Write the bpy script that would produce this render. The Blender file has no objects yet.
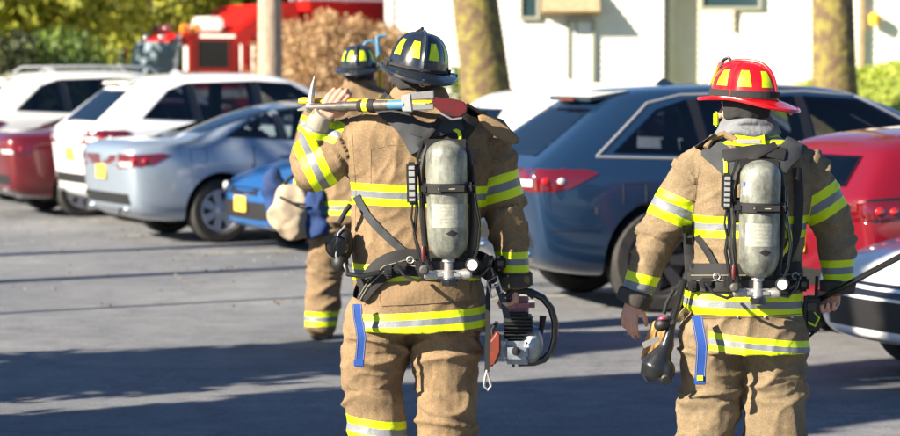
import bpy, bmesh, math, random
import numpy as np
from mathutils import Vector, Matrix, noise
from mathutils.bvhtree import BVHTree
from mathutils.geometry import delaunay_2d_cdt
V = Vector
R = math.radians
sc = bpy.context.scene
COL = sc.collection

# ------------------------------------------------------------------ camera
FPX, HZ, CH = 2500.0, 67.0, 1.8          # focal length in photo pixels, horizon row, eye height
PITCH = math.atan((218 - HZ) / FPX)
cd = bpy.data.cameras.new('camera')
cam = bpy.data.objects.new('camera', cd)
COL.objects.link(cam)
cam.location = (0, 0, CH)
cam.rotation_euler = (math.pi / 2 - PITCH, 0, 0)
cd.sensor_width = 36
cd.lens = FPX / 900 * 36
cd.clip_start = .1
cd.clip_end = 2000
cd.dof.use_dof = True
cd.dof.focus_distance = 9.9
cd.dof.aperture_fstop = 3.5
sc.camera = cam
FW = V((0, math.cos(PITCH), -math.sin(PITCH)))
UP = V((0, math.sin(PITCH), math.cos(PITCH)))


def W(px, py, Y):
    """where the place is that the photo shows at (px, py), Y metres ahead"""
    d = V(((px - 450) / FPX, 0, 0)) + UP * (-(py - 218) / FPX) + FW
    return V((0, 0, CH)) + d * (Y / d.y)


def G(px, py):
    d = V(((px - 450) / FPX, 0, 0)) + UP * (-(py - 218) / FPX) + FW
    return V((0, 0, CH)) + d * (-CH / d.z)


# ------------------------------------------------------------------ objects
def tag(o, label=None, cat=None, group=None, kind=None):
    if label: o['label'] = label
    if cat: o['category'] = cat
    if group: o['group'] = group
    if kind: o['kind'] = kind
    return o


def thing(name, label, cat, loc=(0, 0, 0), rz=0, group=None):
    o = bpy.data.objects.new(name, None)
    COL.objects.link(o)
    o.location = loc
    o.rotation_euler = (0, 0, rz)
    return tag(o, label, cat, group)


def wloc(o):
    v = V((0, 0, 0))
    while o is not None:
        v += o.location
        o = o.parent
    return v


def link(name, me, mats, parent=None, smooth=True, world=False):
    """world=True: the mesh is in world coordinates, the parents are unrotated"""
    o = bpy.data.objects.new(name, me)
    COL.objects.link(o)
    if not isinstance(mats, (list, tuple)): mats = [mats]
    if len(me.materials) == 0:
        for m in mats: me.materials.append(m)
    if parent is not None:
        o.parent = parent
        if world: me.transform(Matrix.Translation(-wloc(parent)))
    if smooth:
        me.polygons.foreach_set('use_smooth', [True] * len(me.polygons))
    return o


class MB:
    """collects shapes, built as ONE mesh object"""
    def __init__(s):
        s.v = []; s.f = []; s.m = []; s.mi = 0

    def add(s, vs, fs):
        n = len(s.v)
        s.v += [tuple(v) for v in vs]
        s.f += [tuple(i + n for i in f) for f in fs]
        s.m += [s.mi] * len(fs)
        return s

    def box(s, c, h, rot=None, bev=.12):
        """bevelled box: centre, half sizes"""
        bm = bmesh.new()
        bmesh.ops.create_cube(bm, size=2)
        for v in bm.verts: v.co = V((v.co.x * h[0], v.co.y * h[1], v.co.z * h[2]))
        b = min(h) * bev * 2
        if b > 1e-5:
            bmesh.ops.bevel(bm, geom=bm.edges[:], offset=b, segments=2, affect='EDGES')
        M = Matrix.Translation(c)
        if rot is not None: M = M @ rot.to_4x4()
        bm.transform(M)
        bm.verts.index_update()
        s.add([v.co for v in bm.verts], [[v.index for v in f.verts] for f in bm.faces])
        bm.free()
        return s

    def tube(s, pts, r, n=10, cap=True, flat=1.0):
        pts = [V(p) for p in pts]
        rs = r if isinstance(r, (list, tuple)) else [r] * len(pts)
        vs, fs = [], []
        ref = None
        for i, p in enumerate(pts):
            a = pts[max(i - 1, 0)]; b = pts[min(i + 1, len(pts) - 1)]
            t = (b - a).normalized()
            if ref is None:
                ref = V((0, 0, 1)) if abs(t.z) < .9 else V((0, 1, 0))
            u = (ref - t * ref.dot(t)).normalized()
            w = t.cross(u)
            ref = u
            for k in range(n):
                q = 2 * math.pi * k / n
                vs.append(p + u * math.cos(q) * rs[i] + w * math.sin(q) * rs[i] * flat)
        for i in range(len(pts) - 1):
            for k in range(n):
                fs.append((i * n + k, i * n + (k + 1) % n, (i + 1) * n + (k + 1) % n, (i + 1) * n + k))
        if cap:
            fs.append(tuple(range(n - 1, -1, -1)))
            fs.append(tuple((len(pts) - 1) * n + k for k in range(n)))
        return s.add(vs, fs)

    def capsule(s, a, b, ra, rb, n=16):
        """closed, round-ended tapered limb"""
        a, b = V(a), V(b)
        d = b - a
        L = max(d.length, 1e-4)
        t = d / L
        pts, rs = [], []
        for k in range(5):
            q = math.pi / 2 * k / 4
            pts.append(a - t * ra * math.cos(q)); rs.append(max(ra * math.sin(q), ra * .05))
        for k in range(5):
            q = math.pi / 2 * k / 4
            pts.append(b + t * rb * math.sin(q)); rs.append(max(rb * math.cos(q), rb * .05))
        return s.tube(pts, rs, n)

    def ell(s, c, r, rot=None, n=20, m=12):
        vs, fs = [], []
        for i in range(m + 1):
            th = math.pi * i / m
            for k in range(n):
                ph = 2 * math.pi * k / n
                p = V((r[0] * math.sin(th) * math.cos(ph), r[1] * math.sin(th) * math.sin(ph), r[2] * math.cos(th)))
                if rot is not None: p = rot @ p
                vs.append(V(c) + p)
        for i in range(m):
            for k in range(n):
                fs.append((i * n + k, (i + 1) * n + k, (i + 1) * n + (k + 1) % n, i * n + (k + 1) % n))
        return s.add(vs, fs)

    def lathe(s, prof, c=(0, 0, 0), rot=None, n=24, sx=1, sy=1, caps=True):
        """prof: list of (radius, height) about +z"""
        vs, fs = [], []
        for r, z in prof:
            for k in range(n):
                q = 2 * math.pi * k / n
                p = V((r * math.cos(q) * sx, r * math.sin(q) * sy, z))
                if rot is not None: p = rot @ p
                vs.append(V(c) + p)
        for i in range(len(prof) - 1):
            for k in range(n):
                fs.append((i * n + k, i * n + (k + 1) % n, (i + 1) * n + (k + 1) % n, (i + 1) * n + k))
        if caps and prof[0][0] > 1e-6: fs.append(tuple(range(n - 1, -1, -1)))
        if caps and prof[-1][0] > 1e-6: fs.append(tuple((len(prof) - 1) * n + k for k in range(n)))
        return s.add(vs, fs)

    def prism(s, poly, a, b):
        """poly: 3-D points, from offset a to offset b (vectors)"""
        n = len(poly)
        a, b = V(a), V(b)
        vs = [V(p) + a for p in poly] + [V(p) + b for p in poly]
        fs = [tuple(range(n - 1, -1, -1)), tuple(range(n, 2 * n))]
        fs += [(i, (i + 1) % n, n + (i + 1) % n, n + i) for i in range(n)]
        return s.add(vs, fs)

    def mesh(s, name='m'):
        me = bpy.data.meshes.new(name)
        me.from_pydata(s.v, [], s.f)
        if any(s.m): me.polygons.foreach_set('material_index', s.m)
        bm = bmesh.new(); bm.from_mesh(me)
        bmesh.ops.recalc_face_normals(bm, faces=bm.faces[:])
        bm.to_mesh(me); bm.free()
        me.update()
        return me

    def build(s, name, mats, parent=None, smooth=True, world=False, sharp=35):
        o = link(name, s.mesh(name), mats, parent, smooth, world)
        if smooth and sharp: o.data.set_sharp_from_angle(angle=R(sharp))
        return o


def evaluated(me, mods):
    """apply modifiers to a mesh and return the result as a new mesh"""
    o = bpy.data.objects.new('tmp', me)
    COL.objects.link(o)
    for typ, kw in mods:
        m = o.modifiers.new(typ, typ)
        for k, v in kw.items(): setattr(m, k, v)
    dg = bpy.context.evaluated_depsgraph_get()
    dg.update()
    out = bpy.data.meshes.new_from_object(o.evaluated_get(dg))
    bpy.data.objects.remove(o)
    return out


def bvh_of(me):
    return BVHTree.FromPolygons([v.co.copy() for v in me.vertices], [tuple(p.vertices) for p in me.polygons])


# ------------------------------------------------------------------ materials
def ng(name):
    m = bpy.data.materials.new(name)
    m.use_nodes = True
    nt = m.node_tree
    b = nt.nodes['Principled BSDF']
    return m, nt, b


def N(nt, typ, **kw):
    n = nt.nodes.new(typ)
    for k, v in kw.items():
        if k.startswith('i_'):
            n.inputs[k[2:].replace('_', ' ')].default_value = v
        else:
            setattr(n, k, v)
    return n


def rgb(c): return (c[0], c[1], c[2], 1)


def mat(name, col, rough=.6, metal=0, coat=0, col2=None, nscale=20, nmix=(.35, .65), bump=0, bscale=60, rough2=None,
        spec=.5, alpha=1, emis=None, detail=5, sheen=0, stretch=None):
    m, nt, b = ng(name)
    b.inputs['Base Color'].default_value = rgb(col)
    b.inputs['Roughness'].default_value = rough
    b.inputs['Metallic'].default_value = metal
    b.inputs['Coat Weight'].default_value = coat
    b.inputs['Coat Roughness'].default_value = .04
    b.inputs['Specular IOR Level'].default_value = spec
    b.inputs['Sheen Weight'].default_value = sheen
    if emis:
        b.inputs['Emission Color'].default_value = rgb(emis[0])
        b.inputs['Emission Strength'].default_value = emis[1]
    tc = N(nt, 'ShaderNodeTexCoord')
    src = tc.outputs['Object']
    if stretch:
        mp = N(nt, 'ShaderNodeMapping')
        mp.inputs['Scale'].default_value = stretch
        nt.links.new(src, mp.inputs['Vector']); src = mp.outputs[0]
    if col2 is not None or rough2 is not None:
        n = N(nt, 'ShaderNodeTexNoise', i_Scale=nscale, i_Detail=detail, i_Roughness=.6)
        nt.links.new(src, n.inputs['Vector'])
        mr = N(nt, 'ShaderNodeMapRange')
        mr.inputs['From Min'].default_value = nmix[0]
        mr.inputs['From Max'].default_value = nmix[1]
        nt.links.new(n.outputs['Fac'], mr.inputs['Value'])
        if col2 is not None:
            mx = N(nt, 'ShaderNodeMix', data_type='RGBA')
            mx.inputs[6].default_value = rgb(col); mx.inputs[7].default_value = rgb(col2)
            nt.links.new(mr.outputs[0], mx.inputs[0])
            nt.links.new(mx.outputs[2], b.inputs['Base Color'])
        if rough2 is not None:
            mx = N(nt, 'ShaderNodeMix', data_type='FLOAT')
            mx.inputs[2].default_value = rough; mx.inputs[3].default_value = rough2
            nt.links.new(mr.outputs[0], mx.inputs[0])
            nt.links.new(mx.outputs[0], b.inputs['Roughness'])
    if bump:
        n = N(nt, 'ShaderNodeTexNoise', i_Scale=bscale, i_Detail=4)
        nt.links.new(src, n.inputs['Vector'])
        bp = N(nt, 'ShaderNodeBump', i_Strength=1.0, i_Distance=bump)
        nt.links.new(n.outputs['Fac'], bp.inputs['Height'])
        nt.links.new(bp.outputs[0], b.inputs['Normal'])
    return m


def paint(name, col, metal=.35, flake=.5):
    return mat(name, col, rough=.32, metal=metal, coat=1.0, col2=tuple(c * .93 for c in col), nscale=3, rough2=.38)


M = {}
def glass_mat(name, tint, gl=.0):
    """thin car glass: see-through tint with a mirror-like reflection that grows at grazing angles"""
    m, nt, b = ng(name)
    tr = N(nt, 'ShaderNodeBsdfTransparent'); tr.inputs[0].default_value = rgb(tint)
    g = N(nt, 'ShaderNodeBsdfGlossy'); g.inputs['Roughness'].default_value = .02
    fr = N(nt, 'ShaderNodeFresnel'); fr.inputs['IOR'].default_value = 1.5
    ad = N(nt, 'ShaderNodeMath', operation='ADD'); ad.inputs[1].default_value = gl; ad.use_clamp = True
    nt.links.new(fr.outputs[0], ad.inputs[0])
    mx = N(nt, 'ShaderNodeMixShader')
    nt.links.new(ad.outputs[0], mx.inputs[0]); nt.links.new(tr.outputs[0], mx.inputs[1]); nt.links.new(g.outputs[0], mx.inputs[2])
    nt.links.new(mx.outputs[0], nt.nodes['Material Output'].inputs[0])
    return m


M['glass'] = glass_mat('privacy_glass', (.36, .40, .45), .03)
M['glass_clear'] = glass_mat('clear_tinted_glass', (.72, .80, .80), .04)
M['glass_green'] = mat('tinted_glass', (.03, .06, .075), rough=.03, spec=.9, coat=.6)
M['seat'] = mat('seat_fabric', (.05, .05, .055), rough=.9)
M['tyre'] = mat('tyre_rubber', (.018, .018, .019), rough=.8, col2=(.035, .033, .03), nscale=12, bump=.002)
M['alloy'] = mat('alloy', (.68, .69, .71), rough=.3, metal=.35)
M['darkalloy'] = mat('dark_alloy', (.12, .12, .13), rough=.4, metal=.8)
M['plastic'] = mat('black_plastic', (.010, .010, .011), rough=.55, bump=.0005, bscale=300)
M['gloss_black'] = mat('gloss_black', (.012, .012, .013), rough=.15, coat=.5)
M['trim_bright'] = mat('bright_trim', (.30, .31, .33), rough=.3, metal=.35)
M['chrome'] = mat('chrome', (.75, .76, .78), rough=.12, metal=1)
M['redlens'] = mat('red_lens', (.11, .001, .003), rough=.1, coat=1, spec=.8)
M['whitelens'] = mat('white_lens', (.75, .75, .76), rough=.08, metal=.3, coat=1)
M['amber'] = mat('amber_lens', (.8, .25, .02), rough=.1, coat=1)
M['plate_y'] = mat('yellow_plate', (.72, .5, .06), rough=.4)
M['plate_txt'] = mat('plate_text', (.02, .02, .03), rough=.5)

# ------------------------------------------------------------------ world, sun
SUN_AZ, SUN_EL = R(31), R(27)       # from the left, 31 degrees behind the camera
S = V((-math.cos(SUN_AZ) * math.cos(SUN_EL), -math.sin(SUN_AZ) * math.cos(SUN_EL), math.sin(SUN_EL)))
w = bpy.data.worlds.new('World'); sc.world = w; w.use_nodes = True
nt = w.node_tree
sky = nt.nodes.new('ShaderNodeTexSky')
sky.sky_type = 'NISHITA'; sky.sun_disc = False
sky.sun_elevation = SUN_EL
sky.sun_rotation = math.atan2(S.x, S.y)
sky.air_density = 1.0; sky.dust_density = .3; sky.ozone_density = 6.0
bg = nt.nodes['Background']; bg.inputs['Strength'].default_value = .05
nt.links.new(sky.outputs[0], bg.inputs['Color'])
sl = bpy.data.lights.new('sun', 'SUN'); sl.energy = 5.0; sl.angle = R(.5); sl.color = (1, .88, .70)
so = bpy.data.objects.new('sun', sl); COL.objects.link(so)
so.rotation_euler = (-S).to_track_quat('-Z', 'Y').to_euler()
so.location = (-20, -20, 20)
vs = sc.view_settings
sc.display_settings.display_device = 'sRGB'
vs.view_transform = 'Standard'; vs.look = 'None'; vs.exposure = 1.68; vs.gamma = 1; vs.use_curve_mapping = False
sc.cycles.use_denoising = True
sc.cycles.max_bounces = 6
sc.cycles.sample_clamp_indirect = 6
# ------------------------------------------------------------------ ground
random.seed(4)
m, nt, b = ng('asphalt')
tc = N(nt, 'ShaderNodeTexCoord')
def nz(scale, detail=4, rough=.6, src=None, typ='ShaderNodeTexNoise'):
    n = N(nt, typ); n.inputs['Scale'].default_value = scale
    if typ == 'ShaderNodeTexNoise':
        n.inputs['Detail'].default_value = detail; n.inputs['Roughness'].default_value = rough
    nt.links.new(src or tc.outputs['Object'], n.inputs['Vector'])
    return n
n1 = nz(.35, 5); n2 = nz(90, 3, .8); n3 = nz(3.2, 6, .7)
r1 = N(nt, 'ShaderNodeValToRGB')
r1.color_ramp.elements[0].position = .3; r1.color_ramp.elements[0].color = (.138, .150, .176, 1)
r1.color_ramp.elements[1].position = .7; r1.color_ramp.elements[1].color = (.245, .256, .274, 1)
nt.links.new(n1.outputs['Fac'], r1.inputs[0])
r2 = N(nt, 'ShaderNodeValToRGB')
r2.color_ramp.elements[0].position = .33; r2.color_ramp.elements[0].color = (.55, .55, .57, 1)
r2.color_ramp.elements[1].position = .68; r2.color_ramp.elements[1].color = (1.5, 1.48, 1.42, 1)
nt.links.new(n2.outputs['Fac'], r2.inputs[0])
r3 = N(nt, 'ShaderNodeValToRGB')
r3.color_ramp.elements[0].position = .35; r3.color_ramp.elements[0].color = (.78, .78, .79, 1)
r3.color_ramp.elements[1].position = .62; r3.color_ramp.elements[1].color = (1.08, 1.07, 1.05, 1)
nt.links.new(n3.outputs['Fac'], r3.inputs[0])
x1 = N(nt, 'ShaderNodeMix', data_type='RGBA', blend_type='MULTIPLY'); x1.inputs[0].default_value = 1
x2 = N(nt, 'ShaderNodeMix', data_type='RGBA', blend_type='MULTIPLY'); x2.inputs[0].default_value = 1
nt.links.new(r1.outputs[0], x1.inputs[6]); nt.links.new(r2.outputs[0], x1.inputs[7])
nt.links.new(x1.outputs[2], x2.inputs[6]); nt.links.new(r3.outputs[0], x2.inputs[7])
vor = N(nt, 'ShaderNodeTexVoronoi', feature='DISTANCE_TO_EDGE'); vor.inputs['Scale'].default_value = .55
wp = nz(1.3, 5, .7); av = N(nt, 'ShaderNodeVectorMath', operation='ADD'); nt.links.new(tc.outputs['Object'], av.inputs[0]); nt.links.new(wp.outputs['Color'], av.inputs[1])
nt.links.new(av.outputs[0], vor.inputs['Vector'])
cr = N(nt, 'ShaderNodeMapRange'); cr.inputs['From Min'].default_value = .004; cr.inputs['From Max'].default_value = .016; cr.inputs['To Min'].default_value = .8; cr.inputs['To Max'].default_value = 1
nt.links.new(vor.outputs['Distance'], cr.inputs['Value'])
n5 = nz(28, 5, .8); r5 = N(nt, 'ShaderNodeMapRange'); r5.inputs['From Min'].default_value = .35; r5.inputs['From Max'].default_value = .65; r5.inputs['To Min'].default_value = .82; r5.inputs['To Max'].default_value = 1.16
nt.links.new(n5.outputs['Fac'], r5.inputs['Value'])
m5 = N(nt, 'ShaderNodeMath', operation='MULTIPLY'); nt.links.new(cr.outputs[0], m5.inputs[0]); nt.links.new(r5.outputs[0], m5.inputs[1])
x3 = N(nt, 'ShaderNodeVectorMath', operation='SCALE'); nt.links.new(x2.outputs[2], x3.inputs[0]); nt.links.new(m5.outputs[0], x3.inputs['Scale'])
nt.links.new(x3.outputs[0], b.inputs['Base Color'])
b.inputs['Roughness'].default_value = .8
bp = N(nt, 'ShaderNodeBump'); bp.inputs['Distance'].default_value = .012
nt.links.new(n2.outputs['Fac'], bp.inputs['Height']); nt.links.new(bp.outputs[0], b.inputs['Normal'])
M['asphalt'] = m
M['grass'] = mat('grass', (.20, .26, .03), rough=.9, col2=(.28, .32, .05), nscale=1.2, bump=.05, bscale=20)
M['earth'] = mat('earth', (.10, .12, .04), rough=.95, col2=(.16, .13, .07), nscale=.5)

def sheet(name, pts, z, m, label=None):
    o = MB().add([(x, y, z) for x, y in pts], [tuple(range(len(pts)))]).build(name, m, smooth=False)
    tag(o, kind='structure')
    return o
sheet('ground', [(-600, -300), (600, -300), (600, 900), (-600, 900)], -.004, M['earth'])
sheet('parking_lot', [(-40, -30), (40, -30), (40, 47), (-40, 47)], 0, M['asphalt'])

# heading of the parked cars: nose away to the right
TH = R(26)
HD = V((math.cos(TH), math.sin(TH), 0)); ROWD = V((-math.sin(TH), math.cos(TH), 0))

# worn painted stall lines
M['line'] = mat('worn_line_paint', (.22, .215, .2), rough=.85, col2=(.55, .53, .46), nscale=9, nmix=(.42, .6))
base0 = G(652, 312) - HD * 1.0 + ROWD * -1.3
for k in range(-2, 8):
    p = base0 + ROWD * (k * 2.72)
    q = p + HD * 5.2
    a = ROWD * .05
    o = MB().add([p - a, q - a, q + a, p + a], [(0, 1, 2, 3)]).build('parking_line', M['line'], smooth=False)
    o.location.z = .004
    tag(o, kind='structure')

# ------------------------------------------------------------------ cars
def rings_suv(L=4.95, H=1.70, Wd=1.92, kind='suv'):
    h = Wd / 2
    if kind == 'suv':
        k = H / 1.7
        a = L / 4.95
        return [(a*x[0], x[1], a*x[2], x[3]*k, a*x[4], x[5]*k, h*x[6], h*x[7]) for x in [
            (-2.36, .46, -2.47, 1.02, -1.74, 1.58, .84, .52), (-2.30, .33, -2.38, 1.08, -1.60, 1.65, .93, .58),
            (-2.05, .25, -2.05, 1.13, -1.40, 1.68, .985, .63), (-1.3, .23, -1.3, 1.11, -.95, 1.70, 1.0, .67),
            (-.3, .23, -.3, 1.07, -.2, 1.705, 1.0, .68), (.35, .23, .45, 1.04, .25, 1.67, 1.0, .66),
            (.95, .23, 1.15, 1.02, .85, 1.40, 1.0, .66), (1.3, .24, 1.5, .99, 1.42, 1.06, 1.0, .68),
            (1.9, .25, 1.9, .93, 1.9, .99, .98, .62), (2.25, .27, 2.25, .83, 2.22, .89, .90, .58),
            (2.42, .34, 2.46, .68, 2.42, .73, .74, .45)]]
    if kind == 'sedan':
        k = H / 1.46
        a = L / 4.9
        return [(a*x[0], x[1], a*x[2], x[3]*k, a*x[4], x[5]*k, h*x[6], h*x[7]) for x in [
            (-2.36, .38, -2.44, .90, -2.40, .98, .80, .50), (-2.28, .28, -2.33, .96, -2.30, 1.05, .92, .60),
            (-2.05, .21, -2.05, .97, -2.02, 1.07, .98, .64), (-1.6, .20, -1.6, .97, -1.62, 1.08, 1.0, .66),
            (-1.1, .19, -1.25, .96, -.95, 1.30, 1.0, .66), (-.5, .19, -.6, .95, -.42, 1.43, 1.0, .62),
            (.1, .19, .1, .94, .1, 1.455, 1.0, .62), (.5, .19, .55, .93, .45, 1.41, 1.0, .62),
            (1.0, .19, 1.1, .92, .98, 1.17, 1.0, .64), (1.3, .20, 1.45, .90, 1.4, .95, 1.0, .66),
            (1.85, .21, 1.85, .83, 1.85, .88, .97, .62), (2.2, .22, 2.2, .74, 2.17, .78, .88, .58),
            (2.4, .28, 2.43, .58, 2.4, .63, .70, .42)]]
    if kind == 'hatch':
        k = H / 1.46
        a = L / 4.45
        return [(a*x[0], x[1], a*x[2], x[3]*k, a*x[4], x[5]*k, h*x[6], h*x[7]) for x in [
            (-2.08, .38, -2.20, .96, -1.88, 1.30, .82, .55), (-2.04, .27, -2.12, 1.00, -1.74, 1.375, .92, .60),
            (-1.8, .20, -1.85, 1.01, -1.45, 1.415, .98, .63), (-1.1, .19, -1.15, .98, -.9, 1.45, 1.0, .65),
            (-.3, .19, -.3, .95, -.2, 1.46, 1.0, .65), (.3, .19, .3, .93, .2, 1.42, 1.0, .63),
            (.8, .19, .95, .92, .75, 1.20, 1.0, .64), (1.1, .20, 1.3, .90, 1.22, .96, 1.0, .66),
            (1.65, .20, 1.65, .83, 1.65, .89, .97, .62), (2.0, .21, 2.0, .74, 1.97, .79, .88, .58),
            (2.17, .27, 2.2, .58, 2.17, .64, .72, .44)]]


def car_body(rings, xw, wr, track, cuts=None):
    vs, fs, n = [], [], 0
    for (xb, zb, xm, zm, xt, zt, hw, hwt) in rings:
        half = []
        half.append((0, zb)); half.append((hw * .8, zb)); half.append((hw * .965, zb + .07))
        half.append((hw, zb + (zm - zb) * .45)); half.append((hw * .985, zm - .11)); half.append((hw * .945, zm - .005))
        y6 = hw * .915
        d = zt - zm
        half.append((y6, zm + min(.035, d * .4)))
        half.append((y6 + (hwt - y6) * .55, zm + d * .6))
        half.append((hwt + .015, zt - min(.055, d * .2))); half.append((hwt * .7, zt - .012)); half.append((0, zt))
        ring = []
        for (y, z) in half:
            x = xb + (xm - xb) * max(0, min(1, (z - zb) / (zm - zb))) if z <= zm else xm + (xt - xm) * min(1, (z - zm) / max(zt - zm, .01))
            # plan rounding: the ends curve towards the corners
            ring.append((x, y, z))
        full = ring + [(x, -y, z) for (x, y, z) in ring[-2:0:-1]]
        n = len(full)
        vs += full
    k = len(rings)
    for i in range(k - 1):
        for j in range(n):
            fs.append((i * n + j, i * n + (j + 1) % n, (i + 1) * n + (j + 1) % n, (i + 1) * n + j))
    for base, flip in ((0, 1), ((k - 1) * n, 0)):
        # bulge the end faces outwards with one inner column
        P = lambda j: base + (j % n)
        caps = [(P(-1), P(0), P(1), P(2), P(-2))]
        for j in range(2, 8): caps.append((P(-j), P(j), P(j + 1), P(-j - 1)))
        caps.append((P(-8), P(8), P(9), P(10), P(-9)))
        fs += [tuple(reversed(c)) if flip else c for c in caps]
    me = MB().add(vs, fs).mesh('body')
    cut = MB()
    for x in xw:
        for s in (-1, 1):
            cut.lathe([(wr + .055, -.30), (wr + .055, .45)], c=(x, s * (track / 2 + .1), wr + .01),
                      rot=Matrix.Rotation(R(90 * -s), 3, 'X'), n=40)
    cme = cut.mesh('cut')
    solid = evaluated(me, [('SUBSURF', dict(levels=3))])
    bv0 = bvh_of(solid)
    mods, cos = [], []
    for cm in [cme] + (cuts or []):
        co = bpy.data.objects.new('cutter', cm); COL.objects.link(co); cos.append(co)
        mods.append(('BOOLEAN', dict(object=co, operation='DIFFERENCE', solver='EXACT')))
    out = evaluated(solid, mods)
    for co in cos: bpy.data.objects.remove(co)
    out.materials.clear()
    for p in out.polygons:
        h = bv0.find_nearest(p.center)
        p.material_index = 1 if h[0] is None or h[3] > .006 else 0
    return out, bv0


def shrink(poly, d):
    c = sum((V(p) for p in poly), V((0, 0))) / len(poly)
    return [tuple(V(p) + (c - V(p)).normalized() * d) for p in poly]


def patch(bvh, poly, axis, off=.004, th=.012, step=.05, sgn=1):
    """a thin shell that follows the body under a 2-D outline; axis side/rear/front/top"""
    n = len(poly)
    pts = [V(p) for p in poly]
    dense = []
    for i in range(n):
        a, b = pts[i], pts[(i + 1) % n]
        k = max(1, int((b - a).length / step))
        for j in range(k): dense.append(a + (b - a) * (j / k))
    nb = len(dense)
    x0 = min(p.x for p in pts); x1 = max(p.x for p in pts); y0 = min(p.y for p in pts); y1 = max(p.y for p in pts)
    inner = []
    def inside(q):
        c = False
        for i in range(nb):
            a, b = dense[i], dense[(i + 1) % nb]
            if (a.y > q.y) != (b.y > q.y) and q.x < (b.x - a.x) * (q.y - a.y) / (b.y - a.y) + a.x: c = not c
        return c
    x = x0 + step * .5
    while x < x1:
        y = y0 + step * .5
        while y < y1:
            q = V((x, y))
            if inside(q) and min((q - d).length for d in dense) > step * .4: inner.append(q)
            y += step
        x += step
    r = delaunay_2d_cdt(dense + inner, [(i, (i + 1) % nb) for i in range(nb)], [], 1, 1e-5)
    v2, f2 = r[0], r[2]
    top, nrm = [], []
    for q in v2:
        if axis == 'side': o, d = V((q.x, 4 * sgn, q.y)), V((0, -sgn, 0))
        elif axis == 'rear': o, d = V((-5, q.x, q.y)), V((1, 0, 0))
        elif axis == 'front': o, d = V((5, q.x, q.y)), V((-1, 0, 0))
        elif axis == 'top': o, d = V((q.x, q.y, 4)), V((0, 0, -1))
        h = bvh.ray_cast(o, d)
        if h[0] is None:
            h = bvh.find_nearest(o + d * 4)
        nn = h[1]
        if nn.dot(d) > 0: nn = -nn
        top.append(h[0] - d * 0 + nn * off); nrm.append(nn)
    mb = MB()
    k = len(top)
    cnt = {}
    for f in f2:
        for i in range(len(f)):
            e = (f[i], f[(i + 1) % len(f)])
            cnt[e] = cnt.get(e, 0) + 1
    fs = [tuple(f) for f in f2]
    bot = [t - n_ * th for t, n_ in zip(top, nrm)]
    for (a, b) in list(cnt):
        if (b, a) not in cnt: fs.append((b, a, k + a, k + b))
    mb.add(top + bot, fs)
    return mb


def wheel(parent, x, s, wr, track, rimm, nsp=7, w=.22):
    t = thing('wheel', None, None)
    t.parent = parent
    t.location = (x, s * track / 2, wr)
    rot = Matrix.Rotation(R(-90 * s), 3, 'X')      # +z of the lathe points outwards
    hw = w / 2
    ri = wr * .66
    MB().lathe([(ri, -hw * .8), (ri + .02, -hw), (wr - .03, -hw), (wr - .005, -hw * .75), (wr, 0), (wr - .005, hw * .75), (wr - .03, hw),
                (ri + .02, hw), (ri, hw * .8)], rot=rot, n=40, caps=False).build('tyre', M['tyre'], t)
    mb = MB().lathe([(ri + .002, -hw * .8), (ri + .002, hw * .8), (ri - .02, hw * .82), (ri - .028, hw * .5), (ri - .03, -hw * .6)], rot=rot, n=40, caps=False)
    mb.lathe([(0, hw * .72), (.03, hw * .72), (.06, hw * .55), (.065, hw * .3)], rot=rot, n=20)
    for k in range(nsp):
        q = 2 * math.pi * k / nsp
        u = rot @ V((math.cos(q), math.sin(q), 0)); vv = rot @ V((-math.sin(q), math.cos(q), 0)); z = rot @ V((0, 0, 1))
        pl = [u * .04 + vv * .03, u * (ri - .015) + vv * .045, u * (ri - .015) - vv * .045, u * .04 - vv * .03]
        mb.prism(pl, z * hw * .3, z * hw * .6)
    mb.build('rim', rimm, t)
    MB().lathe([(0, -.02), (ri - .04, -.02), (ri - .04, 0), (0, 0)], rot=rot).build('brake_disc', M['darkalloy'], t)
    return t


def plate(parent, x, z, sx, col, y=0):
    w_, h_ = .15, .075
    o = MB().box((x, y, z), (.006, w_, h_)).build('license_plate', col, parent)
    return o


def seam(bvh, pts, sgn, parent, name='door_seam', r=.006, m=None):
    P = []
    for i in range(len(pts) - 1):
        a, b = V(pts[i]), V(pts[i + 1])
        k = max(2, int((b - a).length / .06))
        for j in range(k):
            q = a + (b - a) * (j / k)
            h = bvh.ray_cast(V((q.x, 4 * sgn, q.y)), V((0, -sgn, 0)))
            if h[0]: P.append(h[0])
    MB().tube(P, r, 6).build(name, m or M['plastic'], parent)


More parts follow.
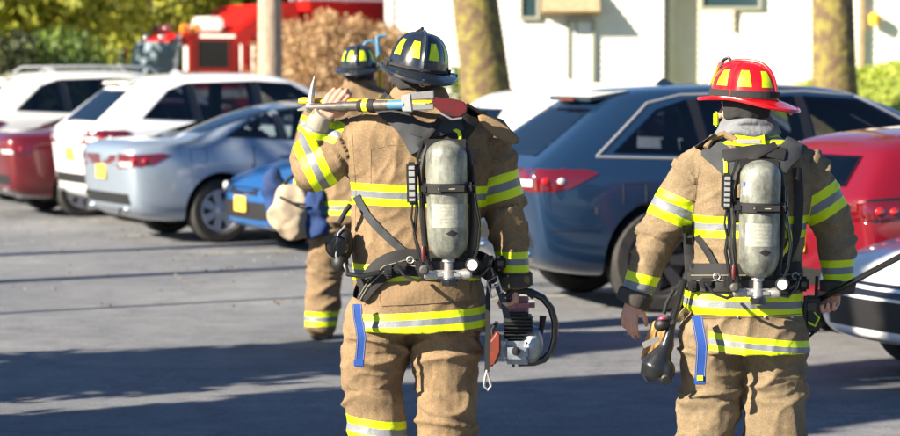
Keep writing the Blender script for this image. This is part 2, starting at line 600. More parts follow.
def make_car(name, label, cat, kind, contact, which, rev, pm, L, H, Wd, wr=.34, wheels=None, theta=TH, glass=None, rimm=None,
             nsp=7, plate_col=None, wb=None, group='cars parked in the lot', tail='red', extra=None, wrail=False, cladding=False, frame=None):
    """contact: world point where the visible side's rear (front when reversed) wheel meets the ground"""
    rings = rings_suv(L, H, Wd, kind)
    a = L / {'suv': 4.95, 'sedan': 4.9, 'hatch': 4.45}[kind]
    xw = {'suv': (-1.45 * a, 1.42 * a), 'sedan': (-1.42 * a, 1.45 * a), 'hatch': (-1.32 * a, 1.33 * a)}[kind]
    track = Wd - .26
    ang = theta + (math.pi if rev else 0)
    root = thing(name, label, cat, (0, 0, 0), ang, group)
    side = 1 if rev else -1
    xr = xw[1] if rev else xw[0]
    off = Matrix.Rotation(ang, 3, 'Z') @ V((xr, side * (track / 2 + .1), 0))
    root.location = contact - off
    root.location.z = 0
    gl = glass or M['glass']
    for x in xw:
        for s in (-1, 1): wheel(root, x, s, wr, track, rimm or M['alloy'], nsp)
    k = H / {'suv': 1.7, 'sedan': 1.46, 'hatch': 1.46}[kind]
    zz = lambda z: z * k
    if kind == 'suv':
        sw = [[(-1.80, 1.19), (-1.42, 1.50), (-1.17, 1.575), (-1.12, 1.165)], [(-1.05, 1.16), (-1.09, 1.58), (-.32, 1.60), (-.28, 1.12)],
              [(-.20, 1.115), (-.24, 1.60), (.22, 1.57), (.62, 1.36), (.98, 1.12), (.96, 1.085)]]
        rg = [(-.56, 1.16), (-.47, 1.50), (.47, 1.50), (.56, 1.16)]
        tl = [(-.56, .92), (-.60, 1.06), (-.88, 1.08), (-.90, .90)]
        tls = [(-2.44, .90), (-2.44, 1.07), (-2.02, 1.07), (-1.93, 1.04), (-2.15, .93)]
        pz, px_ = .80, -2.47
        seams = [[(-1.10, 1.10), (-1.06, .75), (-.95, .40), (-.25, .33), (-.25, 1.10)], [(-.25, .33), (.85, .33), (.98, 1.05)]]
        hnd = [(-.95, .98), (.0, .95)]
    elif kind == 'sedan':
        sw = [[(-1.33, 1.07), (-.95, 1.27), (-.75, 1.33), (-.72, 1.04)], [(-.66, 1.035), (-.69, 1.345), (-.45, 1.375), (.02, 1.38), (.06, 1.01)],
              [(.13, 1.01), (.10, 1.38), (.42, 1.34), (.75, 1.18), (1.02, 1.02), (.98, .985)]]
        rg = None
        tl = [(-.52, .76), (-.55, .92), (-.84, .90), (-.84, .78)]
        tls = [(-2.44, .79), (-2.44, .90), (-2.05, .92), (-1.95, .90), (-2.15, .80)]
        pz, px_ = .72, -2.43
        seams = [[(-1.05, .98), (-1.1, .75), (-.9, .38), (.09, .30), (.1, .98)], [(.09, .30), (1.0, .30), (1.08, .95)]]
        hnd = [(-.72, .88), (.25, .86)]
    else:
        sw = [[(-1.62, 1.09), (-1.42, 1.24), (-1.05, 1.31), (-1.0, 1.06)], [(-.94, 1.05), (-.98, 1.33), (-.3, 1.375), (-.26, 1.02)],
              [(-.19, 1.015), (-.22, 1.37), (.2, 1.34), (.5, 1.20), (.82, 1.02), (.8, .99)]]
        rg = [(-.52, 1.06), (-.44, 1.25), (.44, 1.25), (.52, 1.06)]
        tl = [(-.50, .84), (-.52, .94), (-.84, .97), (-.84, .86)]
        tls = [(-2.16, .86), (-2.16, .97), (-1.78, .99), (-1.70, .97), (-1.9, .88)]
        pz, px_ = .70, -2.19
        seams = [[(-1.0, .98), (-1.0, .7), (-.85, .38), (-.22, .30), (-.22, .98)], [(-.22, .30), (.75, .30), (.85, .95)]]
        hnd = [(-.9, .9), (-.1, .88)]
    h_ = Wd / 2
    cav = {'suv': [(-1.75, .72), (-2.0, 1.06), (-1.62, 1.50), (-1.0, 1.58), (.25, 1.56), (.85, 1.26), (1.16, 1.02), (1.1, .72)],
           'sedan': [(-1.15, .62), (-1.40, .98), (-.92, 1.24), (-.5, 1.35), (.35, 1.35), (.95, 1.08), (1.08, .94), (1.0, .62)],
           'hatch': [(-1.65, .62), (-1.82, .98), (-1.48, 1.24), (-1.0, 1.34), (.25, 1.34), (.72, 1.10), (.95, .94), (.92, .62)]}[kind]
    vs_, n_ = [], len(cav)
    for sg in (-1, 1):
        for x, z in cav:
            t_ = max(0, min(1, (z - .95) / .6))
            vs_.append((x * a, sg * h_ * (.84 - .28 * t_), zz(z)))
    cuts = [MB().add(vs_, [tuple(range(n_)), tuple(range(n_, 2 * n_))] + [(i, (i + 1) % n_, n_ + (i + 1) % n_, n_ + i) for i in range(n_)]).mesh('cav')]
    mbw = MB()
    for poly in sw: mbw.prism([(x, 0, z) for x, z in shrink([(x * a, zz(z)) for x, z in poly], .022)], (0, -1.5, 0), (0, 1.5, 0))
    cuts.append(mbw.mesh('side'))
    wsq = {'suv': [(.52, -.50), (.48, 0), (.52, .50), (1.18, .57), (1.24, 0), (1.18, -.57)], 'sedan': [(.64, -.50), (.60, 0), (.64, .50), (1.20, .57), (1.28, 0), (1.20, -.57)],
           'hatch': [(.42, -.50), (.38, 0), (.42, .50), (1.0, .57), (1.08, 0), (1.0, -.57)]}[kind]
    mbw = MB().prism([(x * a, y, zz(.93 if kind != 'suv' else 1.0)) for x, y in wsq], (0, 0, 0), (0, 0, 1.5))
    if rg: mbw.prism([(0, y, z) for y, z in shrink([(y, zz(z)) for y, z in rg], .03)], (-3.2, 0, 0), (-1.35, 0, 0))
    else: mbw.prism([(x * a, y, zz(.96)) for x, y in [(-1.48, -.49), (-1.52, 0), (-1.48, .49), (-.78, .47), (-.74, 0), (-.78, -.47)]], (0, 0, 0), (0, 0, 1.5))
    cuts.append(mbw.mesh('ends'))
    me, bv = car_body(rings, xw, wr, track, cuts)
    body = link('body', me, [pm, M['plastic']], root)
    me.set_sharp_from_angle(angle=R(40))
    zs_ = zz(.80)
    for (sx_, ys_) in ((.15, (-.36, .36)), (-.80, (-.40, 0, .40))):
        for y_ in ys_:
            st_ = MB().box((sx_ * a, y_, zs_ + .10), (.07, .21 if sx_ > 0 else .2, .24), Matrix.Rotation(R(-12), 3, 'Y'), bev=.35).build('seat', M['seat'], root)
            MB().box((sx_ * a - .07, y_, zs_ + .40), (.045, .11, .075), Matrix.Rotation(R(-10), 3, 'Y'), bev=.35).build('headrest', M['seat'], st_)
    for s in (-1, 1):
        for poly in sw:
            pl = [(x * a, zz(z)) for x, z in poly]
            patch(bv, pl, 'side', .006, .012, sgn=s).build('side_window', gl, root)
        for i_ in range(len(sw) - 1):
            g_ = [sw[i_][-2], sw[i_][-1], sw[i_ + 1][0], sw[i_ + 1][1]]
            patch(bv, [(x * a, zz(z)) for x, z in g_], 'side', .0045, .008, sgn=s).build('pillar', M['gloss_black'], root)
        if frame:
            last_ = frame[0]
            tr_ = []
            for (x, z) in frame + frame[:1]:
                h = bv.ray_cast(V((x * a, 4 * s, zz(z))), V((0, -s, 0)))
                if tr_ or h[0]:
                    prev = last_
                    for q_ in range(1, 9):
                        xx, z2 = prev[0] + (x - prev[0]) * q_ / 8, prev[1] + (z - prev[1]) * q_ / 8
                        h = bv.ray_cast(V((xx * a, 4 * s, zz(z2))), V((0, -s, 0)))
                        if h[0]: tr_.append(h[0])
                last_ = (x, z)
            MB().tube(tr_, .012, 8).build('window_trim', M['trim_bright'], root)
        tp = [(p[0] * (1 if s > 0 else 1), p[1]) for p in tl]
        if kind == 'hatch': patch(bv, [(x * a * 1.0 - (.0 if x < -2 else -.03), zz(z + (.02 if z > .93 else -.02))) for x, z in tls], 'side', .002, .01, sgn=s, step=.04).build('lamp_surround', M['gloss_black'], root)
        t = patch(bv, [(y * -s, zz(z)) for y, z in tl], 'rear', .004, .014).build('taillight', [M['redlens']], root)
        patch(bv, [(x * a, zz(z)) for x, z in tls], 'side', .006, .014, sgn=s, step=.04).build('lens', M['redlens'], t)
        xa, xb_ = tls[0][0], tls[2][0]
        zc_ = zz((tls[0][1] + tls[1][1]) / 2)
        for (fx, rr_, mm_) in ((.30, .030, 'glow'), (.55, .026, 'whitelens' if kind == 'suv' else 'glow')):
            X_ = (xa + (xb_ - xa) * fx) * a
            h = bv.ray_cast(V((X_, 4 * s, zc_)), V((0, -s, 0)))
            if h[0]: MB().ell(h[0] + V((0, s * .012, 0)), (rr_ * 1.2, .012, rr_)).build('bulb', M[mm_], t)
        y0, y1 = tl[2][0] * .93, tl[1][0] * 1.04
        z0 = zz(tl[0][1]) + .025
        if kind != 'hatch': patch(bv, [(y0 * -s, z0), (y0 * -s, z0 + .05), (y1 * -s, z0 + .05), (y1 * -s, z0)], 'rear', .008, .01, step=.04).build('reverse_lens', M['whitelens'], t)
        if kind == 'suv': seam(bv, [(x * a, zz(z)) for x, z in [(-2.3, .62), (-1.98, .63), (-1.9, .60)]], s, root, 'bumper_seam', .004)
        # fuel flap, side marker, sill line
        if s < 0: seam(bv, [(x * a, zz(z)) for x, z in [(-1.75, .82), (-1.75, .96), (-1.58, .96), (-1.58, .82), (-1.75, .82)]], s, root, 'fuel_flap', .0035)
        for q in seams: seam(bv, [(x * a, zz(z)) for x, z in q], s, root)
        for (hx, hz_) in hnd:
            h = bv.ray_cast(V((hx * a, 4 * s, zz(hz_))), V((0, -s, 0)))
            if h[0]:
                MB().box(h[0] + V((0, s * .02, 0)), (.09, .014, .014), bev=.4).build('door_handle', pm, root)
        # mirrors
        mx = {'suv': .95, 'sedan': .98, 'hatch': .78}[kind] * a
        MB().box((mx, s * (Wd / 2 + .07), zz({'suv': 1.15}.get(kind, 1.05))), (.07, .10, .075), bev=.35).build('mirror', pm, root)
    gf = M['glass_clear']
    if rg: patch(bv, [(y, zz(z)) for y, z in rg], 'rear', .006, .012).build('rear_window', gl, root)
    else:
        patch(bv, [(-1.52 * a, -.52), (-1.56 * a, 0), (-1.52 * a, .52), (-.74 * a, .50), (-.70 * a, 0), (-.74 * a, -.50)], 'top', .006, .012).build('rear_window', gl, root)
    ws = {'suv': [(.50, -.52), (.46, 0), (.50, .52), (1.25, .60), (1.34, 0), (1.25, -.60)],
          'sedan': [(.62, -.52), (.58, 0), (.62, .52), (1.25, .60), (1.34, 0), (1.25, -.60)],
          'hatch': [(.40, -.52), (.36, 0), (.40, .52), (1.05, .60), (1.14, 0), (1.05, -.60)]}[kind]
    patch(bv, [(x * a, y) for x, y in ws], 'top', .006, .012).build('windshield', gf, root)
    # nose: headlights, grille, plate
    zf = zz({'suv': .78, 'sedan': .66, 'hatch': .66}[kind])
    for s in (-1, 1):
        hl = patch(bv, [(s * .44, zf - .06), (s * .45, zf + .03), (s * .78, zf + .07), (s * .82, zf - .02), (s * .7, zf - .08)], 'front', .004, .012, step=.04).build('headlight', M['gloss_black'], root)
        h = bv.ray_cast(V((5, s * .62, zf - .01)), V((-1, 0, 0)))
        if h[0]: MB().ell(h[0] + V((.0, 0, 0)), (.03, .055, .045)).build('reflector', M['whitelens'], hl)
        rr = rings[-2][6] - .03
        # side part of the lamp
        xs = rings[-2][0]
        patch(bv, [(xs - .32, zf + .06), (xs - .02, zf + .03), (xs + .05, zf - .06), (xs - .1, zf - .05)], 'side', .004, .012, sgn=s, step=.04).build('side_lens', M['whitelens'], hl)
    patch(bv, [(-.40, zf - .07), (-.38, zf + .0), (.38, zf + .0), (.40, zf - .07)], 'front', .004, .01, step=.05).build('grille', M['gloss_black'], root)
    patch(bv, [(-.56, .33), (-.52, .50), (.52, .50), (.56, .33)], 'front', .004, .01, step=.05).build('lower_grille', M['plastic'], root)
    if plate_col:
        h = bv.ray_cast(V((-5, 0, zz(pz))), V((1, 0, 0)))
        MB().box(V((h[0].x - .008, 0, zz(pz))), (.006, .15, .075)).build('license_plate', plate_col, root)
    if rev and kind != 'sedan':
        h = bv.ray_cast(V((5, 0, zf - .16)), V((-1, 0, 0)))
        MB().box(V((h[0].x + .012, 0, zf - .16)), (.006, .15, .075)).build('license_plate', M['plate_y'], root)
    # lower rear bumper trim, exhausts
    patch(bv, [(-.70, rings[0][1] + .02), (-.68, rings[0][1] + .13), (.68, rings[0][1] + .13), (.70, rings[0][1] + .02)], 'rear', .004, .01).build('bumper_trim', M['plastic'], root)
    for s in (-1, 1):
        xe = rings[0][0]
        MB().lathe([(.034, 0), (.04, .18), (.036, .18), (.03, .02)], c=(xe + .14, s * .55, rings[0][1] - .05), rot=Matrix.Rotation(R(-90), 3, 'Y'), n=16).build('exhaust_pipe', M['chrome'], root)
    if kind == 'suv':
        zt_ = rings[0][5]; xt_ = rings[0][4]
        mb = MB()
        wv = rings[0][7]
        ln_, hz2 = (.22, .055) if kind == 'suv' else (.10, .028)
        wq = .92 if kind == 'suv' else .80
        pl = [(xt_ - .11, -wv * wq, zt_ - .0), (xt_ + ln_, -wv * wq * 1.08, zt_ + hz2), (xt_ + ln_, wv * wq * 1.08, zt_ + hz2), (xt_ - .11, wv * wq, zt_ - .0)]
        mb.prism(pl, (0, 0, -.02), (0, 0, .012))
        sp = mb.build('spoiler', pm, root, smooth=False)
        bm = bmesh.new(); bm.from_mesh(sp.data)
        bmesh.ops.bevel(bm, geom=bm.edges[:], offset=.015, segments=2, affect='EDGES'); bm.to_mesh(sp.data); bm.free()
        MB().box((xt_ - .115, 0, zt_ - .008), (.008, .16, .010)).build('brake_light', M['redlens'], root)
        MB().tube([(rings[0][2] + .02, .02, zz({'suv': 1.16}.get(kind, 1.05))), (rings[0][2] + .03, -.30, zz({'suv': 1.19}.get(kind, 1.08)))], .01, 8).build('rear_wiper', M['plastic'], root)
    if wrail:
        for s in (-1, 1):
            y = s * (rings[3][7] - .03)
            zt = rings[3][5]
            MB().tube([(rings[2][4], y, zt - .03), (rings[2][4] + .12, y, zt + .04), (rings[4][4], y, zt + .05), (rings[5][4] - .1, y, zt + .03), (rings[5][4], y, zt - .05)], .014, 8).build('roof_rail', M['alloy'], root)
    # antenna fin
    MB().prism([(rings[2][4] + .25, 0, rings[3][5] - .02), (rings[2][4] + .32, 0, rings[3][5] + .035), (rings[2][4] + .42, 0, rings[3][5] - .01)], (0, -.014, 0), (0, .014, 0)).build('antenna', pm, root)
    if cladding:
        for s in (-1, 1):
            for x in xw:
                arc = []
                r0, r1 = wr + .05, wr + .115
                for j in range(13): 
                    q = R(-12 + 204 * j / 12); arc.append((x + r1 * math.cos(q), wr + .01 + r1 * math.sin(q)))
                for j in range(12, -1, -1):
                    q = R(-12 + 204 * j / 12); arc.append((x + r0 * math.cos(q), wr + .01 + r0 * math.sin(q)))
                patch(bv, arc, 'side', .006, .012, sgn=s, step=.05).build('arch_trim', pm, root)
    return root, bv

M['glow'] = mat('bright_red_lens', (.50, .01, .01), rough=.15, coat=1)
P_blue = paint('blue_grey_paint', (.014, .044, .105), metal=.5)
P_silver = paint('silver_paint', (.34, .41, .50), metal=.5)
P_white = paint('white_paint', (.80, .81, .82), metal=0)
P_white2 = paint('warm_white_paint', (.78, .78, .76), metal=0)
P_maroon = paint('maroon_paint', (.13, .006, .011), metal=.3)
P_red = paint('red_paint', (.19, .003, .012), metal=.25)
P_sub = paint('bright_blue_paint', (.012, .13, .42), metal=.4)

CARS = []
frame_suv = [(-1.93, 1.16), (-1.47, 1.55), (-1.2, 1.61), (-.2, 1.635), (.22, 1.60), (.66, 1.37), (1.08, 1.10), (.96, 1.055), (-.2, 1.085), (-1.1, 1.135)]
make_car('parked_suv', 'dark blue-grey parked sport utility vehicle with chrome window trim, between the two nearest firefighters', 'car', 'suv',
         G(662, 313), 'r', False, P_blue, 5.05, 1.68, 1.93, theta=R(17), wr=.385, rimm=M['darkalloy'], frame=frame_suv, cladding=False, plate_col=M['plate_y'])
make_car('parked_sedan', 'pale silver-blue parked sedan seen from behind, right of the white rear-facing crossover', 'car', 'sedan',
         G(222, 243), 'r', False, P_silver, 4.9, 1.47, 1.84, glass=M['glass_clear'], wr=.33, plate_col=M['plate_y'])
make_car('parked_suv', 'white parked crossover with pink-red wraparound taillight, behind the silver-blue sedan', 'car', 'suv',
         G(172, 227), 'r', False, P_white, 4.6, 1.74, 1.84, wr=.35, plate_col=M['plate_y'], frame=None)
make_car('parked_sedan', 'dark maroon parked sedan at the left edge with red taillights and yellow plate', 'car', 'sedan',
         G(84, 217), 'r', False, P_maroon, 4.6, 1.43, 1.78, wr=.32, plate_col=M['plate_y'])
make_car('parked_suv', 'white parked sport utility vehicle farthest left, roof showing above the maroon sedan', 'car', 'suv',
         G(44, 205), 'r', False, P_white2, 4.9, 1.76, 1.9, wr=.36, plate_col=M['plate_y'], wrail=True)
make_car('parked_hatchback', 'bright blue parked hatchback nose-out with yellow front plate, beside the silver-blue sedan wheel', 'car', 'hatch',
         G(356, 255), 'r', True, P_sub, 4.4, 1.40, 1.76, wr=.32, rimm=M['darkalloy'])
make_car('parked_hatchback', 'white parked hatchback whose roof shows beside the blue-grey vehicle rear window, behind the axe carrier', 'car', 'hatch',
         G(585, 276), 'r', False, P_white2, 4.4, 1.68, 1.78, theta=R(20), wr=.33, plate_col=M['plate_y'])
make_car('parked_hatchback', 'glossy red parked hatchback with roof spoiler, behind the red-helmeted firefighter', 'car', 'hatch',
         G(978, 352), 'r', False, P_red, 4.45, 1.44, 1.80, wr=.34, plate_col=M['plate_y'])
make_car('parked_coupe', 'white parked car nose with black mesh grille at the lower right edge', 'car', 'sedan',
         G(1118, 400), 'r', True, P_white, 4.7, 1.30, 1.88, wr=.34, rimm=M['darkalloy'])
make_car('parked_sedan', 'dark red car parked close to the white building, only its roof showing', 'car', 'sedan',
         G(500, 155), 'r', False, P_maroon, 4.7, 1.50, 1.8, wr=.33, theta=R(5))
# ------------------------------------------------------------------ vegetation
rs = np.random.RandomState(7)


def leaf_mat(name, c1, c2, c3):
    m, nt, b = ng(name)
    g = N(nt, 'ShaderNodeNewGeometry')
    r = N(nt, 'ShaderNodeValToRGB')
    e = r.color_ramp.elements
    e[0].position = 0; e[0].color = rgb(c1)
    e[1].position = 1; e[1].color = rgb(c3)
    x = e.new(.5); x.color = rgb(c2)
    nt.links.new(g.outputs['Random Per Island'], r.inputs[0])
    nt.links.new(r.outputs[0], b.inputs['Base Color'])
    b.inputs['Roughness'].default_value = .6
    b.inputs['Transmission Weight'].default_value = 0
    tr = N(nt, 'ShaderNodeBsdfTranslucent'); nt.links.new(r.outputs[0], tr.inputs[0])
    mx = N(nt, 'ShaderNodeMixShader'); mx.inputs[0].default_value = .3
    out = nt.nodes['Material Output']
    nt.links.new(b.outputs[0], mx.inputs[1]); nt.links.new(tr.outputs[0], mx.inputs[2]); nt.links.new(mx.outputs[0], out.inputs[0])
    return m


M['leaf_y'] = leaf_mat('yellow_green_leaves', (.14, .18, .015), (.32, .34, .03), (.48, .45, .06))
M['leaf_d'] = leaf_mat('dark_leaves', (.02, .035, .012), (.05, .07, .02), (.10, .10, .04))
M['leaf_g'] = leaf_mat('green_leaves', (.05, .10, .015), (.10, .17, .025), (.17, .24, .04))
M['leaf_o'] = leaf_mat('rust_leaves', (.30, .16, .07), (.46, .29, .14), (.56, .42, .25))
M['leaf_b'] = leaf_mat('brown_leaves', (.10, .07, .04), (.20, .15, .09), (.32, .26, .17))
M['bark'] = mat('bark', (.20, .16, .11), rough=.95, col2=(.33, .27, .18), nscale=5, bump=.03, bscale=9, stretch=(3, 3, .8))
M['bark_pale'] = mat('pale_bark', (.26, .20, .145), rough=.95, col2=(.42, .34, .26), nscale=6, bump=.015, bscale=14, stretch=(3, 3, .8))
M['bark_lichen'] = mat('lichen_bark', (.12, .08, .045), rough=.95, col2=(.22, .19, .045), nscale=5.5, nmix=(.44, .60), detail=8, bump=.04, bscale=8)
M['twig'] = mat('twigs', (.16, .12, .09), rough=.9)


def leaves(name, clumps, n, size, m, parent, world_off=(0, 0, 0), flat=1.0):
    """clumps: list of (centre, radius)"""
    per = max(1, n // len(clumps))
    P = []
    for c, r in clumps:
        d = rs.normal(size=(per, 3)); d /= np.linalg.norm(d, axis=1)[:, None]
        P.append(np.array(c) + d * (r * rs.uniform(.25, 1, (per, 1)) ** .6) * np.array([1, 1, flat]))
    P = np.concatenate(P)
    k = len(P)
    a = rs.normal(size=(k, 3)); a /= np.linalg.norm(a, axis=1)[:, None]
    b = np.cross(a, rs.normal(size=(k, 3))); b /= np.linalg.norm(b, axis=1)[:, None]
    s = size * rs.uniform(.5, 1.3, (k, 1))
    vs = np.stack([P - a * s, P + b * s * .5, P + a * s, P - b * s * .5], 1).reshape(-1, 3)
    me = bpy.data.meshes.new(name)
    me.vertices.add(4 * k); me.vertices.foreach_set('co', vs.ravel())
    me.loops.add(4 * k); me.loops.foreach_set('vertex_index', np.arange(4 * k))
    me.polygons.add(k); me.polygons.foreach_set('loop_start', np.arange(k) * 4)
    me.update(calc_edges=True)
    return link(name, me, m, parent, smooth=False)


def tree(name, label, cat, loc, h, r, crown0, n, size, lm, bm_, trunk_r=.2, clumps=26, lean=0, group=None, shape='round', seed=0, spread=.33):
    rd = random.Random(seed)
    t = thing(name, label, cat, loc, 0, group)
    mb = MB()
    pts = [(lean * h * q ** 1.3 + .12 * trunk_r * math.sin(q * 9 + seed), .1 * trunk_r * math.cos(q * 7 + seed), h * .92 * q) for q in [i / 9 for i in range(10)]]
    mb.tube([(0, 0, -.2)] + pts, [trunk_r * 1.35] + [trunk_r * (1.2 if i == 0 else 1) * (1 - .8 * i / 9) + .01 for i in range(10)], 14)
    cl = []
    for i in range(clumps):
        q = (i + rd.random()) / clumps
        z = crown0 + (h - crown0) * q
        if shape == 'cone': rr = r * (1 - q) ** .8 + .15
        elif shape == 'col': rr = r * min(1, (1.02 - q) * 3)
        else: rr = r * math.sqrt(max(.05, 1 - (2 * q - 1) ** 2 * .9))
        ang = i * 2.4 + rd.random()
        rad = rr * (.35 + .6 * rd.random())
        j = min(9, max(1, int(z / h * 8)))
        b0 = V(pts[j])
        c = V((b0.x + rad * math.cos(ang), rad * math.sin(ang), z))
        cl.append((tuple(c), rr * spread + .15))
        mb.tube([b0 - V((0, 0, .1 * h * .3)), b0.lerp(c, .5) + V((0, 0, .1)), c], [trunk_r * .3, trunk_r * .2, trunk_r * .08], 6)
    mb.build('trunk', bm_, t)
    if n: leaves('crown', cl, n, size, lm, t)
    return t


# two lichen-covered trunks and a pale one in front of the building
def big_trunk(label, px0, px1, Y, m, lean, seed, h=17, lm='leaf_g', kink=0):
    s = FPX / Y
    wdt = (px1 - px0) / s
    x = ((px0 + px1) / 2 - 450) / s
    t = tree('tree', label, 'tree', (x, Y, 0), h, 3.0, 12.0, 5000, .12, M[lm], m, trunk_r=wdt / 2 * 1.15, lean=lean, seed=seed, clumps=20)
    return t
big_trunk('leaning lichen-mottled tree trunk before the white wall, left of the narrow window', 466, 512, 40, M['bark_lichen'], -.13, 1)
big_trunk('straight tree trunk with yellow lichen standing on the grass bank at the right', 813, 854, 42, M['bark_lichen'], -.01, 2)
big_trunk('pale smooth tree trunk standing in front of the red fire engine', 260, 283, 42, M['bark_pale'], .004, 3)

# yellow-green foliage over the cars at the left, dark wood behind
k = 0
for (px, Y, h, r, c0, lm, lab) in [
        (-18, 57, 5.6, 2.4, 2.4, 'leaf_y', 'yellow-green bushy tree at the far left edge of the lot'),
        (50, 56, 5.6, 1.7, 2.2, 'leaf_y', 'yellow-green bushy tree above the white crossover roof'),
        (170, 69, 8, 2.6, 1.2, 'leaf_y', 'yellow-green tree standing just behind the fire engine cab'),
        (225, 72, 8.5, 2.6, 3.0, 'leaf_g', 'green tree behind the fire engine roof'),
        (-20, 62, 7.0, 2.8, 1.2, 'leaf_d', 'dark evergreen at the far left behind the yellow-green trees')]:
    tree('tree', lab, 'tree', ((px - 450) * Y / FPX, Y, 0), h, r, c0, 9000, .15, M[lm], M['bark'], trunk_r=.16, clumps=34, seed=20 + k, group='trees along the edge of the lot', spread=.42)
    k += 1
labs = ['dark woodland tree behind the yellow-green foliage, %s']
for i, px in enumerate(range(-60, 420, 40)):
    Y = 82 + (i % 3) * 5
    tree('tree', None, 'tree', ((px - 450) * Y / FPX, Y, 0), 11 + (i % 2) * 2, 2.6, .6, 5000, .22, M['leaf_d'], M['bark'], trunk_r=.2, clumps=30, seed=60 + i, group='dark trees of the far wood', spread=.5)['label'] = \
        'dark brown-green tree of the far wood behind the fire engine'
# the wood's floor and everything behind: one mass
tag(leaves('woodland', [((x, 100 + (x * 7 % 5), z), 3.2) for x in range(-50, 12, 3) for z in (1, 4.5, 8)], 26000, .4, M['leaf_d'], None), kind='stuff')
# rust coloured bushes between trunk and building
for i, (px, Y, h, r) in enumerate([(300, 47, 2.45, 1.0), (330, 46, 2.6, 1.0), (362, 47, 2.5, 1.0), (384, 49, 2.4, .9)]):
    tree('bush', ['rust-orange bush just right of the pale trunk', 'tallest rust-orange bush, in the middle of the row', 'rust-orange bush behind the helmet with the blue tool',
                  'rust-orange bush against the corner of the white building'][i], 'bush',
         ((px - 450) * Y / FPX, Y, 0), h, r, .3, 9000, .045, M['leaf_o'], M['twig'], trunk_r=.05, clumps=26, seed=90 + i, group='rust-coloured bushes by the building', spread=.45)
# small low shrubs near the left wood edge
for i, (px, Y) in enumerate([(8, 47), (60, 48), (70, 50)]):
    tree('bush', ['dark green bush at the far left edge', 'green bush below the yellow-green tree', 'green bush left of the fire engine'][i], 'bush',
         ((px - 450) * Y / FPX, Y, 0), 2.3, 1.0, .2, 2500, .09, M['leaf_g' if i else 'leaf_d'], M['twig'], trunk_r=.06, clumps=24, seed=120 + i, group='green bushes at the edge of the lot', spread=.45)
tree('bush', 'small green shrub at the foot of the lichen-covered leaning trunk', 'bush', (.15, 46, 0), 1.62, .5, .2, 1500, .06, M['leaf_g'], M['twig'], trunk_r=.04, clumps=12, seed=131)

# ------------------------------------------------------------------ grass bank at the right
vsb, fsb = [], []
nx, ny = 60, 24
for j in range(ny + 1):
    for i in range(nx + 1):
        x = 4.9 + 16 * i / nx; y = 43.5 + 8.4 * j / ny
        h = 1.95 * (1 - math.exp(-max(0, x - 5.0) * .62)) * min(1, max(0, (y - 43.5)) / 2.8) ** .7
        h += .10 * noise.noise(V((x * .6, y * .6, 0))) * min(1, h)
        vsb.append((x, y, h - .02))
for j in range(ny):
    for i in range(nx): fsb.append((j * (nx + 1) + i, j * (nx + 1) + i + 1, (j + 1) * (nx + 1) + i + 1, (j + 1) * (nx + 1) + i))
gb = MB().add(vsb, fsb).build('grass_bank', M['grass']); tag(gb, kind='structure')
cl = [((vsb[i][0], vsb[i][1], vsb[i][2] + .03), .16) for i in range(len(vsb)) if vsb[i][2] > .15]
M['blade'] = leaf_mat('grass_blades', (.20, .28, .02), (.32, .40, .04), (.44, .46, .08))
tag(leaves('grass', cl, 26000, .06, M['blade'], None, flat=.4), kind='stuff')

# ------------------------------------------------------------------ white building
M['siding'] = mat('white_siding', (.80, .79, .75), rough=.7, col2=(.74, .72, .67), nscale=2)
M['siding_b'] = mat('beige_shade_siding', (.66, .62, .54), rough=.8, col2=(.6, .56, .48), nscale=2)  # darker beige stands in for shade on the white wall
M['trimw'] = mat('white_trim', (.8, .8, .77), rough=.6)
M['trimb'] = mat('brown_trim', (.30, .22, .13), rough=.8, col2=(.4, .3, .18), nscale=8)
M['frame_g'] = mat('greenish_frame', (.32, .33, .27), rough=.7)
M['curtain'] = mat('pale_curtain', (.72, .74, .74), rough=.9)
M['metal_g'] = mat('grey_metal', (.4, .4, .4), rough=.5, metal=.5)
BY = 52.0; bs = FPX / BY
bx = lambda px: (px - 450) / bs
bz = lambda py: CH + (HZ - py) / bs
bld = thing('apartment_building', 'white sunlit clapboard building with a narrow glazed side window and brown porch roof', 'building', (bx(388), BY, 0))
def siding(name, x0, x1, y, m, z0=0, z1=6.4):
    mb = MB(); z = z0
    while z < z1:
        mb.add([(x0, y, z + .15), (x1, y, z + .15), (x1, y - .022, z), (x0, y - .022, z), (x0, y + .2, z + .15), (x1, y + .2, z + .15), (x1, y + .2, z), (x0, y + .2, z)],
               [(0, 3, 2, 1), (3, 7, 6, 2), (0, 1, 5, 4), (0, 4, 7, 3), (1, 2, 6, 5), (4, 5, 6, 7)])
        z += .15
    return mb.build(name, m, bld, smooth=False, world=True)
siding('wall', bx(388), bx(663), BY, M['siding'])
siding('wall', bx(741), bx(1150), BY, M['siding'])
siding('shade_recess_wall', bx(655), bx(745), BY + .45, M['siding_b'])  # added recess, set back and toned darker to stand for the wall's shadow
def bbox(name, x0, x1, y0, y1, z0, z1, m, parent=bld):
    return MB().box(((x0 + x1) / 2, (y0 + y1) / 2, (z0 + z1) / 2), ((x1 - x0) / 2, (y1 - y0) / 2, (z1 - z0) / 2), bev=.03).build(name, m, parent, smooth=False, world=True)
bbox('side_wall', bx(388) - .02, bx(388) + .18, BY + .25, BY + 9, 0, 6.4, M['siding'])
bbox('added_return_wall', bx(661), bx(664), BY + .05, BY + .43, 0, 6.4, M['siding'])  # added jamb, casts a shade strip onto the recess
bbox('corner_board', bx(388) - .06, bx(388) + .1, BY - .05, BY - .024, 0, 6.4, M['trimw'])
bbox('roof', bx(388) - .5, bx(1150), BY - .6, BY + 9, 6.4, 6.6, M['trimb'])
